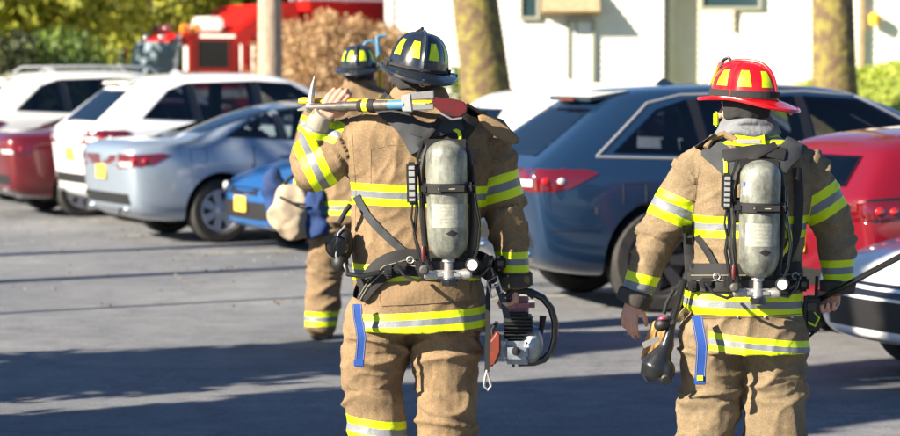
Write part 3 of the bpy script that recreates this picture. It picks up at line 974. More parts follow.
def window(px0, px1, py0, py1, y=BY, fm=None, gm=None):
    fr = MB()
    x0, x1, z0, z1 = bx(px0), bx(px1), bz(py1), bz(py0)
    t = .06
    for a in ((x0, x0 + t, z0, z1), (x1 - t, x1, z0, z1), (x0 + t, x1 - t, z1 - t, z1), (x0 + t, x1 - t, z0, z0 + t)):
        fr.box(((a[0] + a[1]) / 2, y - .06, (a[2] + a[3]) / 2), ((a[1] - a[0]) / 2, .045, (a[3] - a[2]) / 2), bev=.05)
    f = fr.build('window', fm or M['frame_g'], bld, smooth=False, world=True)
    MB().box(((x0 + x1) / 2, y - .045, (z0 + z1) / 2), ((x1 - x0) / 2 - t, .012, (z1 - z0) / 2 - t), bev=.05).build('pane', gm or M['glass_green'], f, smooth=False, world=True)
    return f
window(566, 594, 19, 92, gm=M['curtain'])
window(519, 539, -30, 20)
window(699, 760, -40, 10)
window(905, 960, -20, 60)
bbox('door', bx(575), bx(577), BY - .065, BY - .06, bz(90), bz(21), M['frame_g'])
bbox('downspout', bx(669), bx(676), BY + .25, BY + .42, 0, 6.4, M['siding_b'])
bbox('downspout', bx(857), bx(862), BY - .15, BY - .03, 0, 6.4, M['trimb'])
pr = MB().prism([(bx(541), BY - .07, bz(16)), (bx(541), BY - .55, bz(12)), (bx(541), BY - .07, bz(-14))], (0, 0, 0), (bx(598) - bx(541), 0, 0)).build('porch_roof', M['trimb'], bld, smooth=False, world=True)
lamp = thing('wall_lamp', 'small yellow lamp on the white wall at the top right corner', 'lamp', (bx(872), BY - .05, bz(20)))
MB().lathe([(.03, -.12), (.11, -.1), (.13, .08), (.03, .16)], c=(0, -.14, 0)).build('lamp_shade', mat('yellow_shade', (.75, .45, .04), rough=.4), lamp)
MB().box((0, -.05, .1), (.03, .06, .03)).build('bracket', M['trimb'], lamp)

# ------------------------------------------------------------------ fire engine
FR = mat('fire_red', (.50, .006, .004), rough=.5, spec=.25)
fe = thing('fire_engine', 'red fire engine with roof lights, behind the white cars and the pale trunk', 'fire engine', (-7.2, 61.5, 0), math.pi + R(36))
# local: +x is the nose, +y the side facing the camera
def fb(name, c, h, m, bev=.05, p=fe, rot=None): return MB().box(c, h, rot, bev=bev).build(name, m, p)
mb = MB()
prof = [(0, .5), (.08, 1.5), (-.12, 2.45), (-.5, 2.62), (-1.5, 2.66), (-2.45, 3.35), (-3.4, 3.4), (-3.4, .5)]
mb.prism([(x, -1.2, z) for x, z in prof], (0, 0, 0), (0, 2.4, 0))
cab = mb.build('cab', FR, fe, smooth=False)
bm = bmesh.new(); bm.from_mesh(cab.data); bmesh.ops.bevel(bm, geom=bm.edges[:], offset=.06, segments=2, affect='EDGES'); bm.to_mesh(cab.data); bm.free()
fb('body', (-6.6, 0, 1.75), (3.1, 1.22, 1.3), FR)
fb('hose_bed', (-6.6, 0, 3.2), (2.9, 1.15, .22), FR)
fb('windshield', (.03, 0, 2.02), (.06, 1.08, .40), mat('painted_sky_glass', (.22, .30, .36), rough=.1, spec=.9), rot=Matrix.Rotation(R(-12), 3, 'Y'))  # pale blue base colour imitates sky reflected in the windshield
fb('bumper', (.35, 0, .62), (.3, 1.22, .16), M['chrome'])
for (x0, x1, z0, z1) in ((-1.30, -.50, 1.80, 2.42), (-2.90, -2.2, 1.80, 2.45)):
    w_ = fb('side_window', ((x0 + x1) / 2, 1.225, (z0 + z1) / 2), ((x1 - x0) / 2, .02, (z1 - z0) / 2), mat('cab_window', (.008, .010, .013), rough=.35, spec=.15))
    fb('window_frame', ((x0 + x1) / 2, 1.205, (z0 + z1) / 2), ((x1 - x0) / 2 + .03, .018, (z1 - z0) / 2 + .03), M['plastic'], p=w_)
for x in (-1.62, -1.95, -3.2): fb('grab_rail', (x, 1.27, 1.75), (.03, .03, .6), M['chrome'])
for x in (-4.4, -5.6, -6.8, -8.0): fb('locker_door', (x, 1.23, 1.6), (.5, .02, .8), M['metal_g'])
for (x, z0, z1) in ((-.38, .9, 2.5), (-1.42, .9, 2.5), (-2.05, .9, 2.6), (-3.02, .9, 3.1)): fb('door_gap', (x, 1.222, (z0 + z1) / 2), (.016, .012, (z1 - z0) / 2), M['plastic'])
fb('roof_edge', (-1.0, 1.21, 2.55), (.5, .02, .03), M['chrome'])
for k in range(3): fb('vent', (-3.25, 1.222, 1.7 + .22 * k), (.12, .012, .07), M['plastic'])
MB().tube([(-3.6, .9, 3.5), (-9.4, .9, 3.5)], .04, 6).tube([(-3.6, .45, 3.5), (-9.4, .45, 3.5)], .04, 6).build('ladder', M['alloy'], fe)
fb('stripe', (-1.7, 1.222, 1.15), (1.6, .012, .1), M['trimw'])
fb('mirror', (.12, 1.5, 2.0), (.06, .12, .3), M['chrome'])
fb('mirror', (.12, -1.5, 2.0), (.06, .12, .3), M['chrome'])
for y, m_ in ((.95, 'amber'), (.45, 'amber'), (-.45, 'redlens'), (-.95, 'redlens')): MB().lathe([(.13, 0), (.14, .12), (.1, .2), (0, .22)], c=(-.55, y, 2.64)).build('beacon', M[m_], fe)
fb('light_bar', (-1.15, .5, 2.85), (.22, .45, .18), M['whitelens'], bev=.2)
for y in (.95, .7, -.7, -.95):
    MB().ell((.14, y, 1.25), (.06, .12, .12)).build('headlight', M['whitelens'], fe)
for y in (.8, 0, -.8): MB().ell((-.15, y, 2.52), (.09, .09, .09)).build('marker_light', M['chrome'], fe)
for x in (-1.2, -6.9):
    for s in (-1, 1):
        wheel(fe, x, s, .52, 2.2, M['chrome'], 8, .3)

# ------------------------------------------------------------------ trees standing left of the picture: their shadows lie across the lot

M['leaf_h'] = M['leaf_g']
def shade_tree(label, z0, xt, h, r, c0, n, tr, seed, **kw):
    """its shadow crosses the line straight ahead of the camera z0 metres away; it stands at x = xt"""
    return tree('tree', label, 'tree', (xt, z0 + xt * math.tan(SUN_AZ), 0), h, r, c0, n, .13, M['leaf_h'], M['bark'], trunk_r=tr, seed=seed,
                group='trees left of the lot', **kw)
shade_tree('dense columnar evergreen left of the picture', 13.25, -6.8, 6.4, .62, .5, 14000, .12, 201, clumps=60, shape='col', spread=.5)
shade_tree('dense columnar evergreen left of the picture', 12.0, -6.6, 6.2, .60, .5, 14000, .12, 206, clumps=60, shape='col', spread=.5)
shade_tree('slim columnar evergreen left of the picture', 15.95, -6.9, 5.0, .76, .6, 12000, .12, 202, clumps=50, shape='col', spread=.55)
shade_tree('bare tree left of the picture', 23.2, -7.5, 9, 2.2, 5.5, 0, .17, 203, clumps=14)
shade_tree('young bare tree left of the picture', 20.2, -7.0, 7, 1.5, 4.5, 0, .06, 204, clumps=10)
shade_tree('old bare tree left of the picture', 26.5, -9, 10, 2.6, 4.5, 0, .2, 205, clumps=24)

# fallen leaves blown against the parked cars
pts = []
for i in range(260):
    q_ = base0 + ROWD * (rs.uniform(2, 22)) + HD * (rs.normal() * 1.1 - .2)
    pts.append(((q_.x, q_.y, .012), .22))
tag(leaves('leaf_litter', pts, 900, .016, M['leaf_b'], None, flat=.02), kind='stuff')

# unseen trees added behind the photographer for glass and paint to reflect
for i, (x, y, h) in enumerate([(4, -22, 9), (13, -25, 11), (22, -20, 8), (31, -24, 10), (38, -12, 9), (44, 2, 11), (-8, -30, 8)]):
    tree('tree', 'unseen tree added behind the photographer for reflections', 'tree', (x, y, 0), h, 3.2, 2.2, 2600, .3, M['leaf_d'], M['bark'], trunk_r=.2, clumps=30, seed=300 + i, group='unseen trees added behind the photographer', spread=.4)

# ------------------------------------------------------------------ turnout gear materials
LIME = (.56, .72, .0)


def gear_mat(name, tan, tan2):
    """tan woven cloth; the trim bands are read from the mesh attribute 'band' (|distance| / half width)"""
    m, nt, b = ng(name)
    tc = N(nt, 'ShaderNodeTexCoord')
    at = N(nt, 'ShaderNodeAttribute', attribute_name='band')
    n1 = N(nt, 'ShaderNodeTexNoise', i_Scale=5, i_Detail=9, i_Roughness=.72); nt.links.new(tc.outputs['Object'], n1.inputs['Vector'])
    n2 = N(nt, 'ShaderNodeTexNoise', i_Scale=160, i_Detail=3); nt.links.new(tc.outputs['Object'], n2.inputs['Vector'])
    r = N(nt, 'ShaderNodeValToRGB')
    r.color_ramp.elements[0].position = .36; r.color_ramp.elements[0].color = rgb(tan2)
    r.color_ramp.elements[1].position = .6; r.color_ramp.elements[1].color = rgb(tan)
    nt.links.new(n1.outputs['Fac'], r.inputs[0])
    r2 = N(nt, 'ShaderNodeValToRGB')
    r2.color_ramp.elements[0].position = .3; r2.color_ramp.elements[0].color = (.8, .8, .8, 1)
    r2.color_ramp.elements[1].position = .7; r2.color_ramp.elements[1].color = (1.15, 1.15, 1.15, 1)
    nt.links.new(n2.outputs['Fac'], r2.inputs[0])
    mm = N(nt, 'ShaderNodeMix', data_type='RGBA', blend_type='MULTIPLY'); mm.inputs[0].default_value = 1
    nt.links.new(r.outputs[0], mm.inputs[6]); nt.links.new(r2.outputs[0], mm.inputs[7])
    lt = N(nt, 'ShaderNodeMath', operation='LESS_THAN'); lt.inputs[1].default_value = 1.0
    nt.links.new(at.outputs['Fac'], lt.inputs[0])
    lt2 = N(nt, 'ShaderNodeMath', operation='LESS_THAN'); lt2.inputs[1].default_value = .31
    nt.links.new(at.outputs['Fac'], lt2.inputs[0])
    y = N(nt, 'ShaderNodeMix', data_type='RGBA'); y.inputs[6].default_value = rgb(LIME); y.inputs[7].default_value = (.16, .175, .195, 1)
    nt.links.new(lt2.outputs[0], y.inputs[0])
    f = N(nt, 'ShaderNodeMix', data_type='RGBA')
    nt.links.new(lt.outputs[0], f.inputs[0]); nt.links.new(mm.outputs[2], f.inputs[6]); nt.links.new(y.outputs[2], f.inputs[7])
    nt.links.new(f.outputs[2], b.inputs['Base Color'])
    rr = N(nt, 'ShaderNodeMix', data_type='FLOAT'); rr.inputs[2].default_value = .9; rr.inputs[3].default_value = .5
    nt.links.new(lt.outputs[0], rr.inputs[0]); nt.links.new(rr.outputs[0], b.inputs['Roughness'])
    bp = N(nt, 'ShaderNodeBump', i_Strength=.7, i_Distance=.0016); nt.links.new(n2.outputs['Fac'], bp.inputs['Height'])
    n3 = N(nt, 'ShaderNodeTexNoise', i_Scale=26, i_Detail=4, i_Roughness=.6); nt.links.new(tc.outputs['Object'], n3.inputs['Vector'])
    bp2 = N(nt, 'ShaderNodeBump', i_Strength=.35, i_Distance=.004); nt.links.new(n3.outputs['Fac'], bp2.inputs['Height'])
    nt.links.new(bp.outputs[0], bp2.inputs['Normal']); nt.links.new(bp2.outputs[0], b.inputs['Normal'])
    return m


M['tan'] = gear_mat('tan_turnout_cloth', (.222, .150, .080), (.120, .080, .043))
M['tan_p'] = mat('plain_tan_cloth', (.212, .143, .077), rough=.9, col2=(.19, .125, .066), nscale=7, bump=.003, bscale=60)
M['tan2'] = gear_mat('khaki_turnout_cloth', (.208, .152, .088), (.118, .087, .050))
M['khaki_p'] = mat('plain_khaki_cloth', (.24, .18, .105), rough=.9, col2=(.17, .125, .07), nscale=7, bump=.003, bscale=60)
M['skin'] = mat('skin', (.50, .27, .19), rough=.5, col2=(.56, .30, .23), nscale=30)
M['knit'] = mat('wrist_knit', (.30, .27, .22), rough=.95, bump=.002, bscale=120)
M['knit_d'] = mat('dark_cuff', (.045, .04, .035), rough=.9, bump=.002, bscale=120)
M['grey_hood'] = mat('grey_hood', (.12, .13, .15), rough=.95, col2=(.17, .18, .20), nscale=14, bump=.004, bscale=50)
M['boot'] = mat('boot_rubber', (.02, .02, .02), rough=.45)
M['helm_black'] = mat('black_helmet', (.010, .014, .024), rough=.25, coat=.4, rough2=.5, nscale=9, col2=(.03, .033, .04), nmix=(.5, .7), detail=8)
M['helm_red'] = mat('red_helmet', (.46, .005, .009), rough=.22, coat=.5, rough2=.5, nscale=9, col2=(.26, .006, .008), nmix=(.5, .72), detail=8)
M['lime'] = mat('lime_reflective', (.58, .74, .0), rough=.5, col2=(.40, .50, .02), nscale=30, nmix=(.5, .72))
M['flap'] = mat('black_cloth', (.018, .018, .02), rough=.9, bump=.003, bscale=60)
M['web'] = mat('black_webbing', (.009, .009, .011), rough=.8, bump=.001, bscale=250)
M['web_g'] = mat('charcoal_pad', (.022, .027, .033), rough=.85, col2=(.04, .044, .05), nscale=12, bump=.001, bscale=200)
M['web_b'] = mat('blue_webbing', (.01, .06, .30), rough=.7, bump=.001, bscale=250)
M['stitch'] = mat('stitching', (.30, .28, .2), rough=.9)
M['seam'] = mat('cloth_seam', (.15, .095, .045), rough=.95)
M['brass'] = mat('brass', (.7, .48, .14), rough=.3, metal=.9)
M['steel'] = mat('worn_steel', (.50, .50, .50), rough=.35, metal=.75, col2=(.30, .29, .28), nscale=22, rough2=.6)
M['steel_d'] = mat('dark_steel', (.045, .045, .045), rough=.55, metal=.3, col2=(.11, .10, .09), nscale=40)
M['axe_red'] = mat('worn_red_paint', (.10, .007, .010), rough=.45, col2=(.04, .012, .012), nscale=25, nmix=(.5, .65))
M['yellow'] = mat('yellow_fibreglass', (.72, .42, .01), rough=.4)
M['tape_b'] = mat('blue_tape', (.05, .17, .30), rough=.5)
M['tape_y'] = mat('yellow_tape', (.66, .68, .02), rough=.5)
M['face'] = mat('gauge_face', (.75, .76, .76), rough=.3)
M['silver'] = mat('silver_casting', (.36, .40, .45), rough=.4, metal=.4, col2=(.16, .18, .21), nscale=18)
M['purple'] = mat('maroon_cover', (.22, .05, .09), rough=.3, coat=.5, col2=(.45, .25, .32), nscale=18, nmix=(.5, .62))
M['orange'] = mat('rust_red_guard', (.22, .035, .014), rough=.5, col2=(.12, .03, .02), nscale=20)
M['khaki'] = mat('khaki_canvas', (.40, .33, .24), rough=.9, col2=(.30, .24, .17), nscale=9, bump=.006, bscale=16)
M['bluebag'] = mat('blue_canvas', (.012, .05, .19), rough=.85, col2=(.01, .03, .11), nscale=9, bump=.006, bscale=16)
# worn fibre-wound cylinder
m, nt, b = ng('worn_cylinder')
tc = N(nt, 'ShaderNodeTexCoord')
mp = N(nt, 'ShaderNodeMapping'); mp.inputs['Scale'].default_value = (1, 1, .35); nt.links.new(tc.outputs['Object'], mp.inputs['Vector'])
n1 = N(nt, 'ShaderNodeTexNoise', i_Scale=28, i_Detail=8, i_Roughness=.75); nt.links.new(mp.outputs[0], n1.inputs['Vector'])
n2 = N(nt, 'ShaderNodeTexNoise', i_Scale=9, i_Detail=5, i_Roughness=.7); nt.links.new(tc.outputs['Object'], n2.inputs['Vector'])
r = N(nt, 'ShaderNodeValToRGB'); e = r.color_ramp.elements
e[0].position = .36; e[0].color = (.12, .125, .115, 1); e[1].position = .60; e[1].color = (.27, .285, .255, 1)
nt.links.new(n1.outputs['Fac'], r.inputs[0])
r2 = N(nt, 'ShaderNodeValToRGB'); e = r2.color_ramp.elements
e[0].position = .35; e[0].color = (.55, .55, .53, 1); e[1].position = .6; e[1].color = (1.1, 1.1, 1.05, 1)
nt.links.new(n2.outputs['Fac'], r2.inputs[0])
mx = N(nt, 'ShaderNodeMix', data_type='RGBA', blend_type='MULTIPLY'); mx.inputs[0].default_value = 1
nt.links.new(r.outputs[0], mx.inputs[6]); nt.links.new(r2.outputs[0], mx.inputs[7])
nt.links.new(mx.outputs[2], b.inputs['Base Color'])
b.inputs['Roughness'].default_value = .42; b.inputs['Metallic'].default_value = .25
bp = N(nt, 'ShaderNodeBump', i_Strength=.5, i_Distance=.001); nt.links.new(n1.outputs['Fac'], bp.inputs['Height']); nt.links.new(bp.outputs[0], b.inputs['Normal'])
M['cyl'] = m
M['label'] = mat('worn_label', (.33, .34, .29), rough=.6, col2=(.22, .23, .20), nscale=60)
M['print'] = mat('faded_print', (.17, .175, .16), rough=.6, col2=(.3, .31, .27), nscale=160)


# ------------------------------------------------------------------ figure helpers
def loft(mb, rings, n=28, e=2.4):
    """rings: (centre, half width, half depth)"""
    vs, fs = [], []
    for c, a, b in rings:
        for k in range(n):
            q = 2 * math.pi * k / n
            cx, sy = math.cos(q), math.sin(q)
            vs.append(c + V((a * abs(cx) ** (2 / e) * (1 if cx >= 0 else -1), b * abs(sy) ** (2 / e) * (1 if sy >= 0 else -1), 0)))
    for i in range(len(rings) - 1):
        for k in range(n): fs.append((i * n + k, i * n + (k + 1) % n, (i + 1) * n + (k + 1) % n, (i + 1) * n + k))
    fs.append(tuple(range(n))); fs.append(tuple((len(rings) - 1) * n + k for k in range(n)))
    return mb.add(vs, fs)


def seg_near(p, segs):
    best = (9, 0, 0)
    for i, (a, b, ra, rb) in enumerate(segs):
        d = b - a
        t = max(0, min(1, (p - a).dot(d) / d.length_squared))
        dist = (p - (a + d * t)).length / (ra + (rb - ra) * t)
        if dist < best[0]: best = (dist, i, t)
    return best


def chain(mb, pts):
    for (a, ra), (b, rb) in zip(pts[:-1], pts[1:]): mb.capsule(a, b, ra, rb, 20)
    return [(V(a), V(b), ra, rb) for (a, ra), (b, rb) in zip(pts[:-1], pts[1:])]


def cloth(mb, vox, smooth_it, folds, bands, region):
    """union of closed shapes -> one cloth surface with folds and a band attribute"""
    me = evaluated(mb.mesh('cloth'), [('REMESH', dict(mode='VOXEL', voxel_size=vox)), ('SMOOTH', dict(factor=.5, iterations=smooth_it))])
    me.materials.clear()
    vals = np.full(len(me.vertices), 9.0, dtype=np.float32)
    nv = [v.normal.copy() for v in me.vertices]
    for i, v in enumerate(me.vertices):
        p = v.co.copy()
        reg = region(p)
        for (rg, p0, nn, half, rad) in bands:
            if rg != reg[0]: continue
            if rad and (p - p0).length > rad: continue
            c = abs((p - p0).dot(nn)) / half
            if c < vals[i]: vals[i] = c
        f_ = folds(p, reg)
        v.co = p + nv[i] * (f_ if vals[i] > 1.4 else f_ * (.45 + .55 * max(0, vals[i] - 1) / .4))
    at = me.attributes.new('band', 'FLOAT', 'POINT')
    at.data.foreach_set('value', vals)
    return me


def rdg(v, k=2.6): return (1 - min(1, abs(v) * k)) ** 1.5 - .32


def folds_for(segs_by_region, amp, seed):
    o = V((seed * 3.7, seed * 1.3, seed * .7))
    def f(p, reg):
        name, t, i = reg
        base = noise.noise(p * 4 + o) * .5
        if name == 'torso':
            q = V((p.x * 8, p.y * 4, p.z * 3.0)) + o
            a = rdg(noise.noise(q))
            q = V(((p.x + p.z * .6) * 7, p.y * 5, (p.z - p.x * .5) * 13)) + o * 2
            b = rdg(noise.noise(q))
            c = rdg(noise.noise(p * 24 + o))
            return amp * (a * 1.2 + b * .6 + c * .10 + base)
        segs = segs_by_region[name]
        a_, b_, _, _ = segs[i]
        d = (b_ - a_).normalized()
        al = (p - a_).dot(d)
        rad = p - a_ - d * al
        wb = noise.noise(p * 5 + o) * .9
        q = rad * 4.2 + d * (al * 9 + wb) + o * (1 + i)
        a = rdg(noise.noise(q))
        q = (rad * 8 + d * (al * 22 + wb * 2)) + o * 3
        b = rdg(noise.noise(q))
        c = rdg(noise.noise(p * 26 + o))
        return amp * (a * 1.7 + b * .45 + c * .08 + base)
    return f


def hand(mb, wr, d, nrm, thumb, curl=(.5, .6, .5), k=1.0, spread=.0, tcurl=.5):
    """wr wrist, d towards the fingers, nrm out of the palm, thumb: unit vector towards the thumb side"""
    d = d.normalized(); nrm = (nrm - d * nrm.dot(d)).normalized(); th = (thumb - d * thumb.dot(d) - nrm * thumb.dot(nrm)).normalized()
    ln = [.92, 1.0, .94, .76]
    for j in range(4):
        u = (1.5 - j) / 1.5
        kn = wr + d * (.088 - .006 * abs(j - 1)) * k + th * u * .030 * k
        mb.capsule(wr + d * .012 * k + th * u * .016 * k, kn, .0155 * k, .0125 * k, 10)
        dd = (d + th * u * spread).normalized()
        p = kn
        a = 0
        for s_, (L, r0, r1) in enumerate(((.044, .0105, .0095), (.028, .0095, .0088), (.022, .0088, .0075))):
            a += curl[s_] * (1 + .07 * (j - 1.5))
            v = dd * math.cos(a) + nrm * math.sin(a)
            q = p + v * L * ln[j] * k
            mb.capsule(p, q, r0 * k, r1 * k, 10)
            p = q
    # thumb leaves the side of the palm near its base
    p0 = wr + d * .022 * k + th * .022 * k
    v1 = (d * .62 + th * .62 + nrm * .35).normalized()
    p1 = p0 + v1 * .042 * k
    v2 = (d * .8 + th * (.45 - tcurl * .5) + nrm * (.3 + tcurl * .5)).normalized()
    p2 = p1 + v2 * .032 * k
    v3 = (d * .85 + th * (.2 - tcurl * .6) + nrm * (.3 + tcurl * .7)).normalized()
    p3 = p2 + v3 * .026 * k
    mb.capsule(p0, p1, .016 * k, .012 * k, 10); mb.capsule(p1, p2, .0115 * k, .0105 * k, 10); mb.capsule(p2, p3, .0105 * k, .008 * k, 10)


def head(mb, c, yaw):
    """c: centre of the head; yaw about z, the face looks along local +y"""
    Rz = Matrix.Rotation(yaw, 3, 'Z')
    P_ = lambda x, y, z: V(c) + Rz @ V((x, y, z))
    mb.ell(P_(0, -.012, .02), (.076, .095, .098), Rz)
    mb.ell(P_(0, .025, -.045), (.058, .062, .068), Rz)
    mb.ell(P_(0, .050, -.085), (.030, .028, .022), Rz)            # chin
    mb.capsule(P_(0, .082, .010), P_(0, .106, -.030), .010, .016, 10)   # nose
    mb.capsule(P_(-.030, .076, .022), P_(.030, .076, .022), .012, .012, 10)   # brow
    mb.capsule(P_(-.018, .084, -.060), P_(.018, .084, -.060), .008, .008, 8)     # lips
    for s in (-1, 1):
        mb.ell(P_(s * .078, -.005, -.005), (.009, .020, .031), Rz)
        mb.ell(P_(s * .040, .055, -.025), (.024, .024, .022), Rz)
    return P_


def body(parent, hd, yaw, neck, chest, pelvis, arms, legs, hands, vox=.0045):
    mb = MB()
    P_ = head(mb, hd, yaw)
    mb.capsule(hd + V((0, 0, -.05)), neck, .056, .060, 18)
    mb.capsule(neck, chest, .062, .12, 20)
    mb.capsule(chest + V((-.09, 0, 0)), chest + V((.09, 0, 0)), .11, .11, 20)
    mb.capsule(chest, pelvis, .13, .12, 20)
    mb.capsule(pelvis + V((-.06, 0, 0)), pelvis + V((.06, 0, 0)), .11, .11, 20)
    for a in arms:
        mb.capsule(chest + V(((-.1 if a[0].x < chest.x else .1), 0, .03)), a[0], .07, .052, 16)
        mb.capsule(a[0], a[1], .050, .040, 16); mb.capsule(a[1], a[2], .040, .027, 16)
    for l in legs:
        mb.capsule(l[0], l[1], .085, .055, 18); mb.capsule(l[1], l[2], .055, .040, 18)
        mb.capsule(l[2], l[2] + V((0, .13, -.035)), .038, .03, 14)
    for h in hands: hand(mb, *h[0], **h[1])
    me = evaluated(mb.mesh('body'), [('REMESH', dict(mode='VOXEL', voxel_size=vox)), ('SMOOTH', dict(factor=.5, iterations=3))])
    me.materials.clear()
    o = link('body', me, M['skin'], parent, world=True)
    for s in (-1, 1):
        MB().ell(P_(s * .030, .074, .004), (.012, .010, .008), Matrix.Rotation(yaw, 3, 'Z')).build('eye', M['face'], parent, world=True)
    return o


def helmet(parent, c, yaw, pitch, roll, shell, goggles=False, light=False, shield=None, band=False):
    """c: centre of the brim plane; local +y is the front"""
    Rt = Matrix.Rotation(yaw, 3, 'Z') @ Matrix.Rotation(roll, 3, 'Y') @ Matrix.Rotation(pitch, 3, 'X')
    T = lambda x, y, z: V(c) + Rt @ V((x, y, z))
    A, B, Hh = .114, .142, .150
    n, m_ = 96, 22
    def dome(ph, th, k=1.0):
        rb = max(0, math.cos(4 * ph)) ** 24 * .0075 * math.cos(th) ** .5
        e = .70
        cr = max(0, math.cos(th)) ** e
        r_ = cr * k
        z = math.sin(th) * Hh * k
        x = (A * r_ + rb) * math.cos(ph); y = (B * r_ + rb) * math.sin(ph)
        return x, y, z + rb * .5
    vs, fs = [], []
    for i in range(m_ + 1):
        th = math.pi / 2 * i / m_ * .999
        for k in range(n): vs.append(T(*dome(2 * math.pi * k / n, th)))
    for i in range(m_):
        for k in range(n): fs.append((i * n + k, i * n + (k + 1) % n, (i + 1) * n + (k + 1) % n, (i + 1) * n + k))
    mb = MB().add(vs, fs)
    # brim: long at the back, turned down, with a rolled edge
    def brim(ph, t):
        x0, y0 = A * math.cos(ph), B * math.sin(ph)
        back = max(0, -math.sin(ph))
        ext = .040 + .055 * back ** 1.5 + .012 * max(0, math.sin(ph))
        L = math.hypot(x0, y0)
        x = x0 * (1 + ext * t / L); y = y0 * (1 + ext * t / L)
        z = -.010 * t - (.026 * back ** 2) * t ** 1.4 + .012 * abs(math.cos(ph)) ** 4 * t ** 2
        return x, y, z
    vs, fs = [], []
    prof = [(0, .004), (.5, .003), (.93, .002), (1.0, .007), (1.05, 0), (1.0, -.007), (.93, -.006), (.5, -.003), (0, -.003)]
    for (t, dz) in prof:
        for k in range(n):
            x, y, z = brim(2 * math.pi * k / n, t)
            vs.append(T(x, y, z + dz))
    for i in range(len(prof) - 1):
        for k in range(n): fs.append((i * n + k, (i + 1) * n + k, (i + 1) * n + (k + 1) % n, i * n + (k + 1) % n))
    mb.add(vs, fs)
    # crest
    mb.tube([T(0, B * math.cos(q) ** .70 + .004 if math.cos(q) > 0 else -B * abs(math.cos(q)) ** .70 - .004, Hh * math.sin(q) + .006) for q in [R(12 + 156 * i / 20) for i in range(21)]], .0065, 8)
    hel = mb.build('helmet', shell, parent, world=True, sharp=50)
    # trapezoid reflective panels between the ribs
    for k in range(8):
        pc = (k + .5) * math.pi / 4
        vs, fs = [], []
        for i in range(7):
            th = R(20 + 30 * i / 6)
            hwid = R(13 - 4.5 * i / 6)
            for j in range(7):
                x, y, z = dome(pc - hwid + 2 * hwid * j / 6, th, 1.012)
                vs.append(T(x, y, z))
        for i in range(6):
            for j in range(6): fs.append((i * 7 + j, i * 7 + j + 1, (i + 1) * 7 + j + 1, (i + 1) * 7 + j))
        MB().add(vs, fs).build('reflective_panel', M['lime'], hel, world=True)
    def ring(z0, z1, k, name, m):
        vs, fs = [], []
        for (z, kk) in ((z0, k), (z1, k), (z1, k * .96), (z0, k * .96)):
            th = math.asin(min(.99, z / Hh))
            for j in range(64):
                ph = 2 * math.pi * j / 64
                cr = math.cos(th) ** .70 * kk
                vs.append(T((A * cr + .004) * math.cos(ph), (B * cr + .004) * math.sin(ph), z))
        for i in range(4):
            for j in range(64): fs.append((i * 64 + j, i * 64 + (j + 1) % 64, ((i + 1) % 4) * 64 + (j + 1) % 64, ((i + 1) % 4) * 64 + j))
        MB().add(vs, fs).build(name, m, hel, world=True)
    ring(.006 if not band else .010, .016 if not band else .036, 1.03, 'goggle_strap', M['flap'])
    # D ring under the rear brim
    bx_, by_, bz_ = brim(-math.pi / 2, .72)
    pts = [T(.012 * math.cos(q), by_ - .004, bz_ - .014 + .012 * math.sin(q)) for q in [2 * math.pi * i / 14 for i in range(15)]]
    MB().tube(pts, .0028, 8).build('hanger_ring', M['steel'], hel, world=True)
    # ear and neck flap
    vs, fs = [], []
    nn = 30
    for i in range(5):
        for j in range(nn + 1):
            ph = R(-205 + 230 * j / nn)
            r_ = .98 - .10 * i / 4 + .03 * math.sin(j * 1.7) * i / 4
            z = .002 - (.020 + .062 * (1 + .12 * math.sin(j * .9))) * i / 4
            vs.append(T(A * r_ * .93 * math.cos(ph), B * r_ * .86 * math.sin(ph), z))
    for i in range(4):
        for j in range(nn): fs.append((i * (nn + 1) + j, i * (nn + 1) + j + 1, (i + 1) * (nn + 1) + j + 1, (i + 1) * (nn + 1) + j))
    me = evaluated(MB().add(vs, fs).mesh('ear_flap'), [('SOLIDIFY', dict(thickness=.008)), ('SUBSURF', dict(levels=1))])
    link('ear_flap', me, M['flap'], hel, world=True)
    # front shield and its holder
    MB().prism([T(-.035, B * .93, .045), T(.035, B * .93, .045), T(.028, B * .72, .135), T(0, B * .62, .160), T(-.028, B * .72, .135)], Rt @ V((0, .012, .004)), Rt @ V((0, .018, .006))).build('front_shield', shield or M['flap'], hel, world=True, smooth=False)
    MB().tube([T(0, B * .42, Hh * .93), T(0, B * .58, Hh * 1.09), T(0, B * .80, Hh * .98)], .007, 8).build('shield_holder', M['gloss_black'], hel, world=True)
    if goggles:
        g = MB()
        for s in (-1, 1):
            g.box(T(s * .118, .03, .004), (.018, .055, .024), Rt @ Matrix.Rotation(R(-8 * s), 3, 'Z'), bev=.3)
        g.box(T(0, .158, .006), (.080, .024, .030), Rt, bev=.3)
        g.build('goggles', M['flap'], hel, world=True)
    if light:
        MB().box(T(A + .006, -.050, .022), (.012, .022, .012), Rt, bev=.3).build('helmet_light', M['gloss_black'], hel, world=True)
        MB().lathe([(.011, 0), (.013, .02), (.009, .022)], c=T(A + .006, -.028, .022), rot=Rt @ Matrix.Rotation(R(-90), 3, 'X'), n=14).build('light_lens', M['whitelens'], hel, world=True)
    return hel


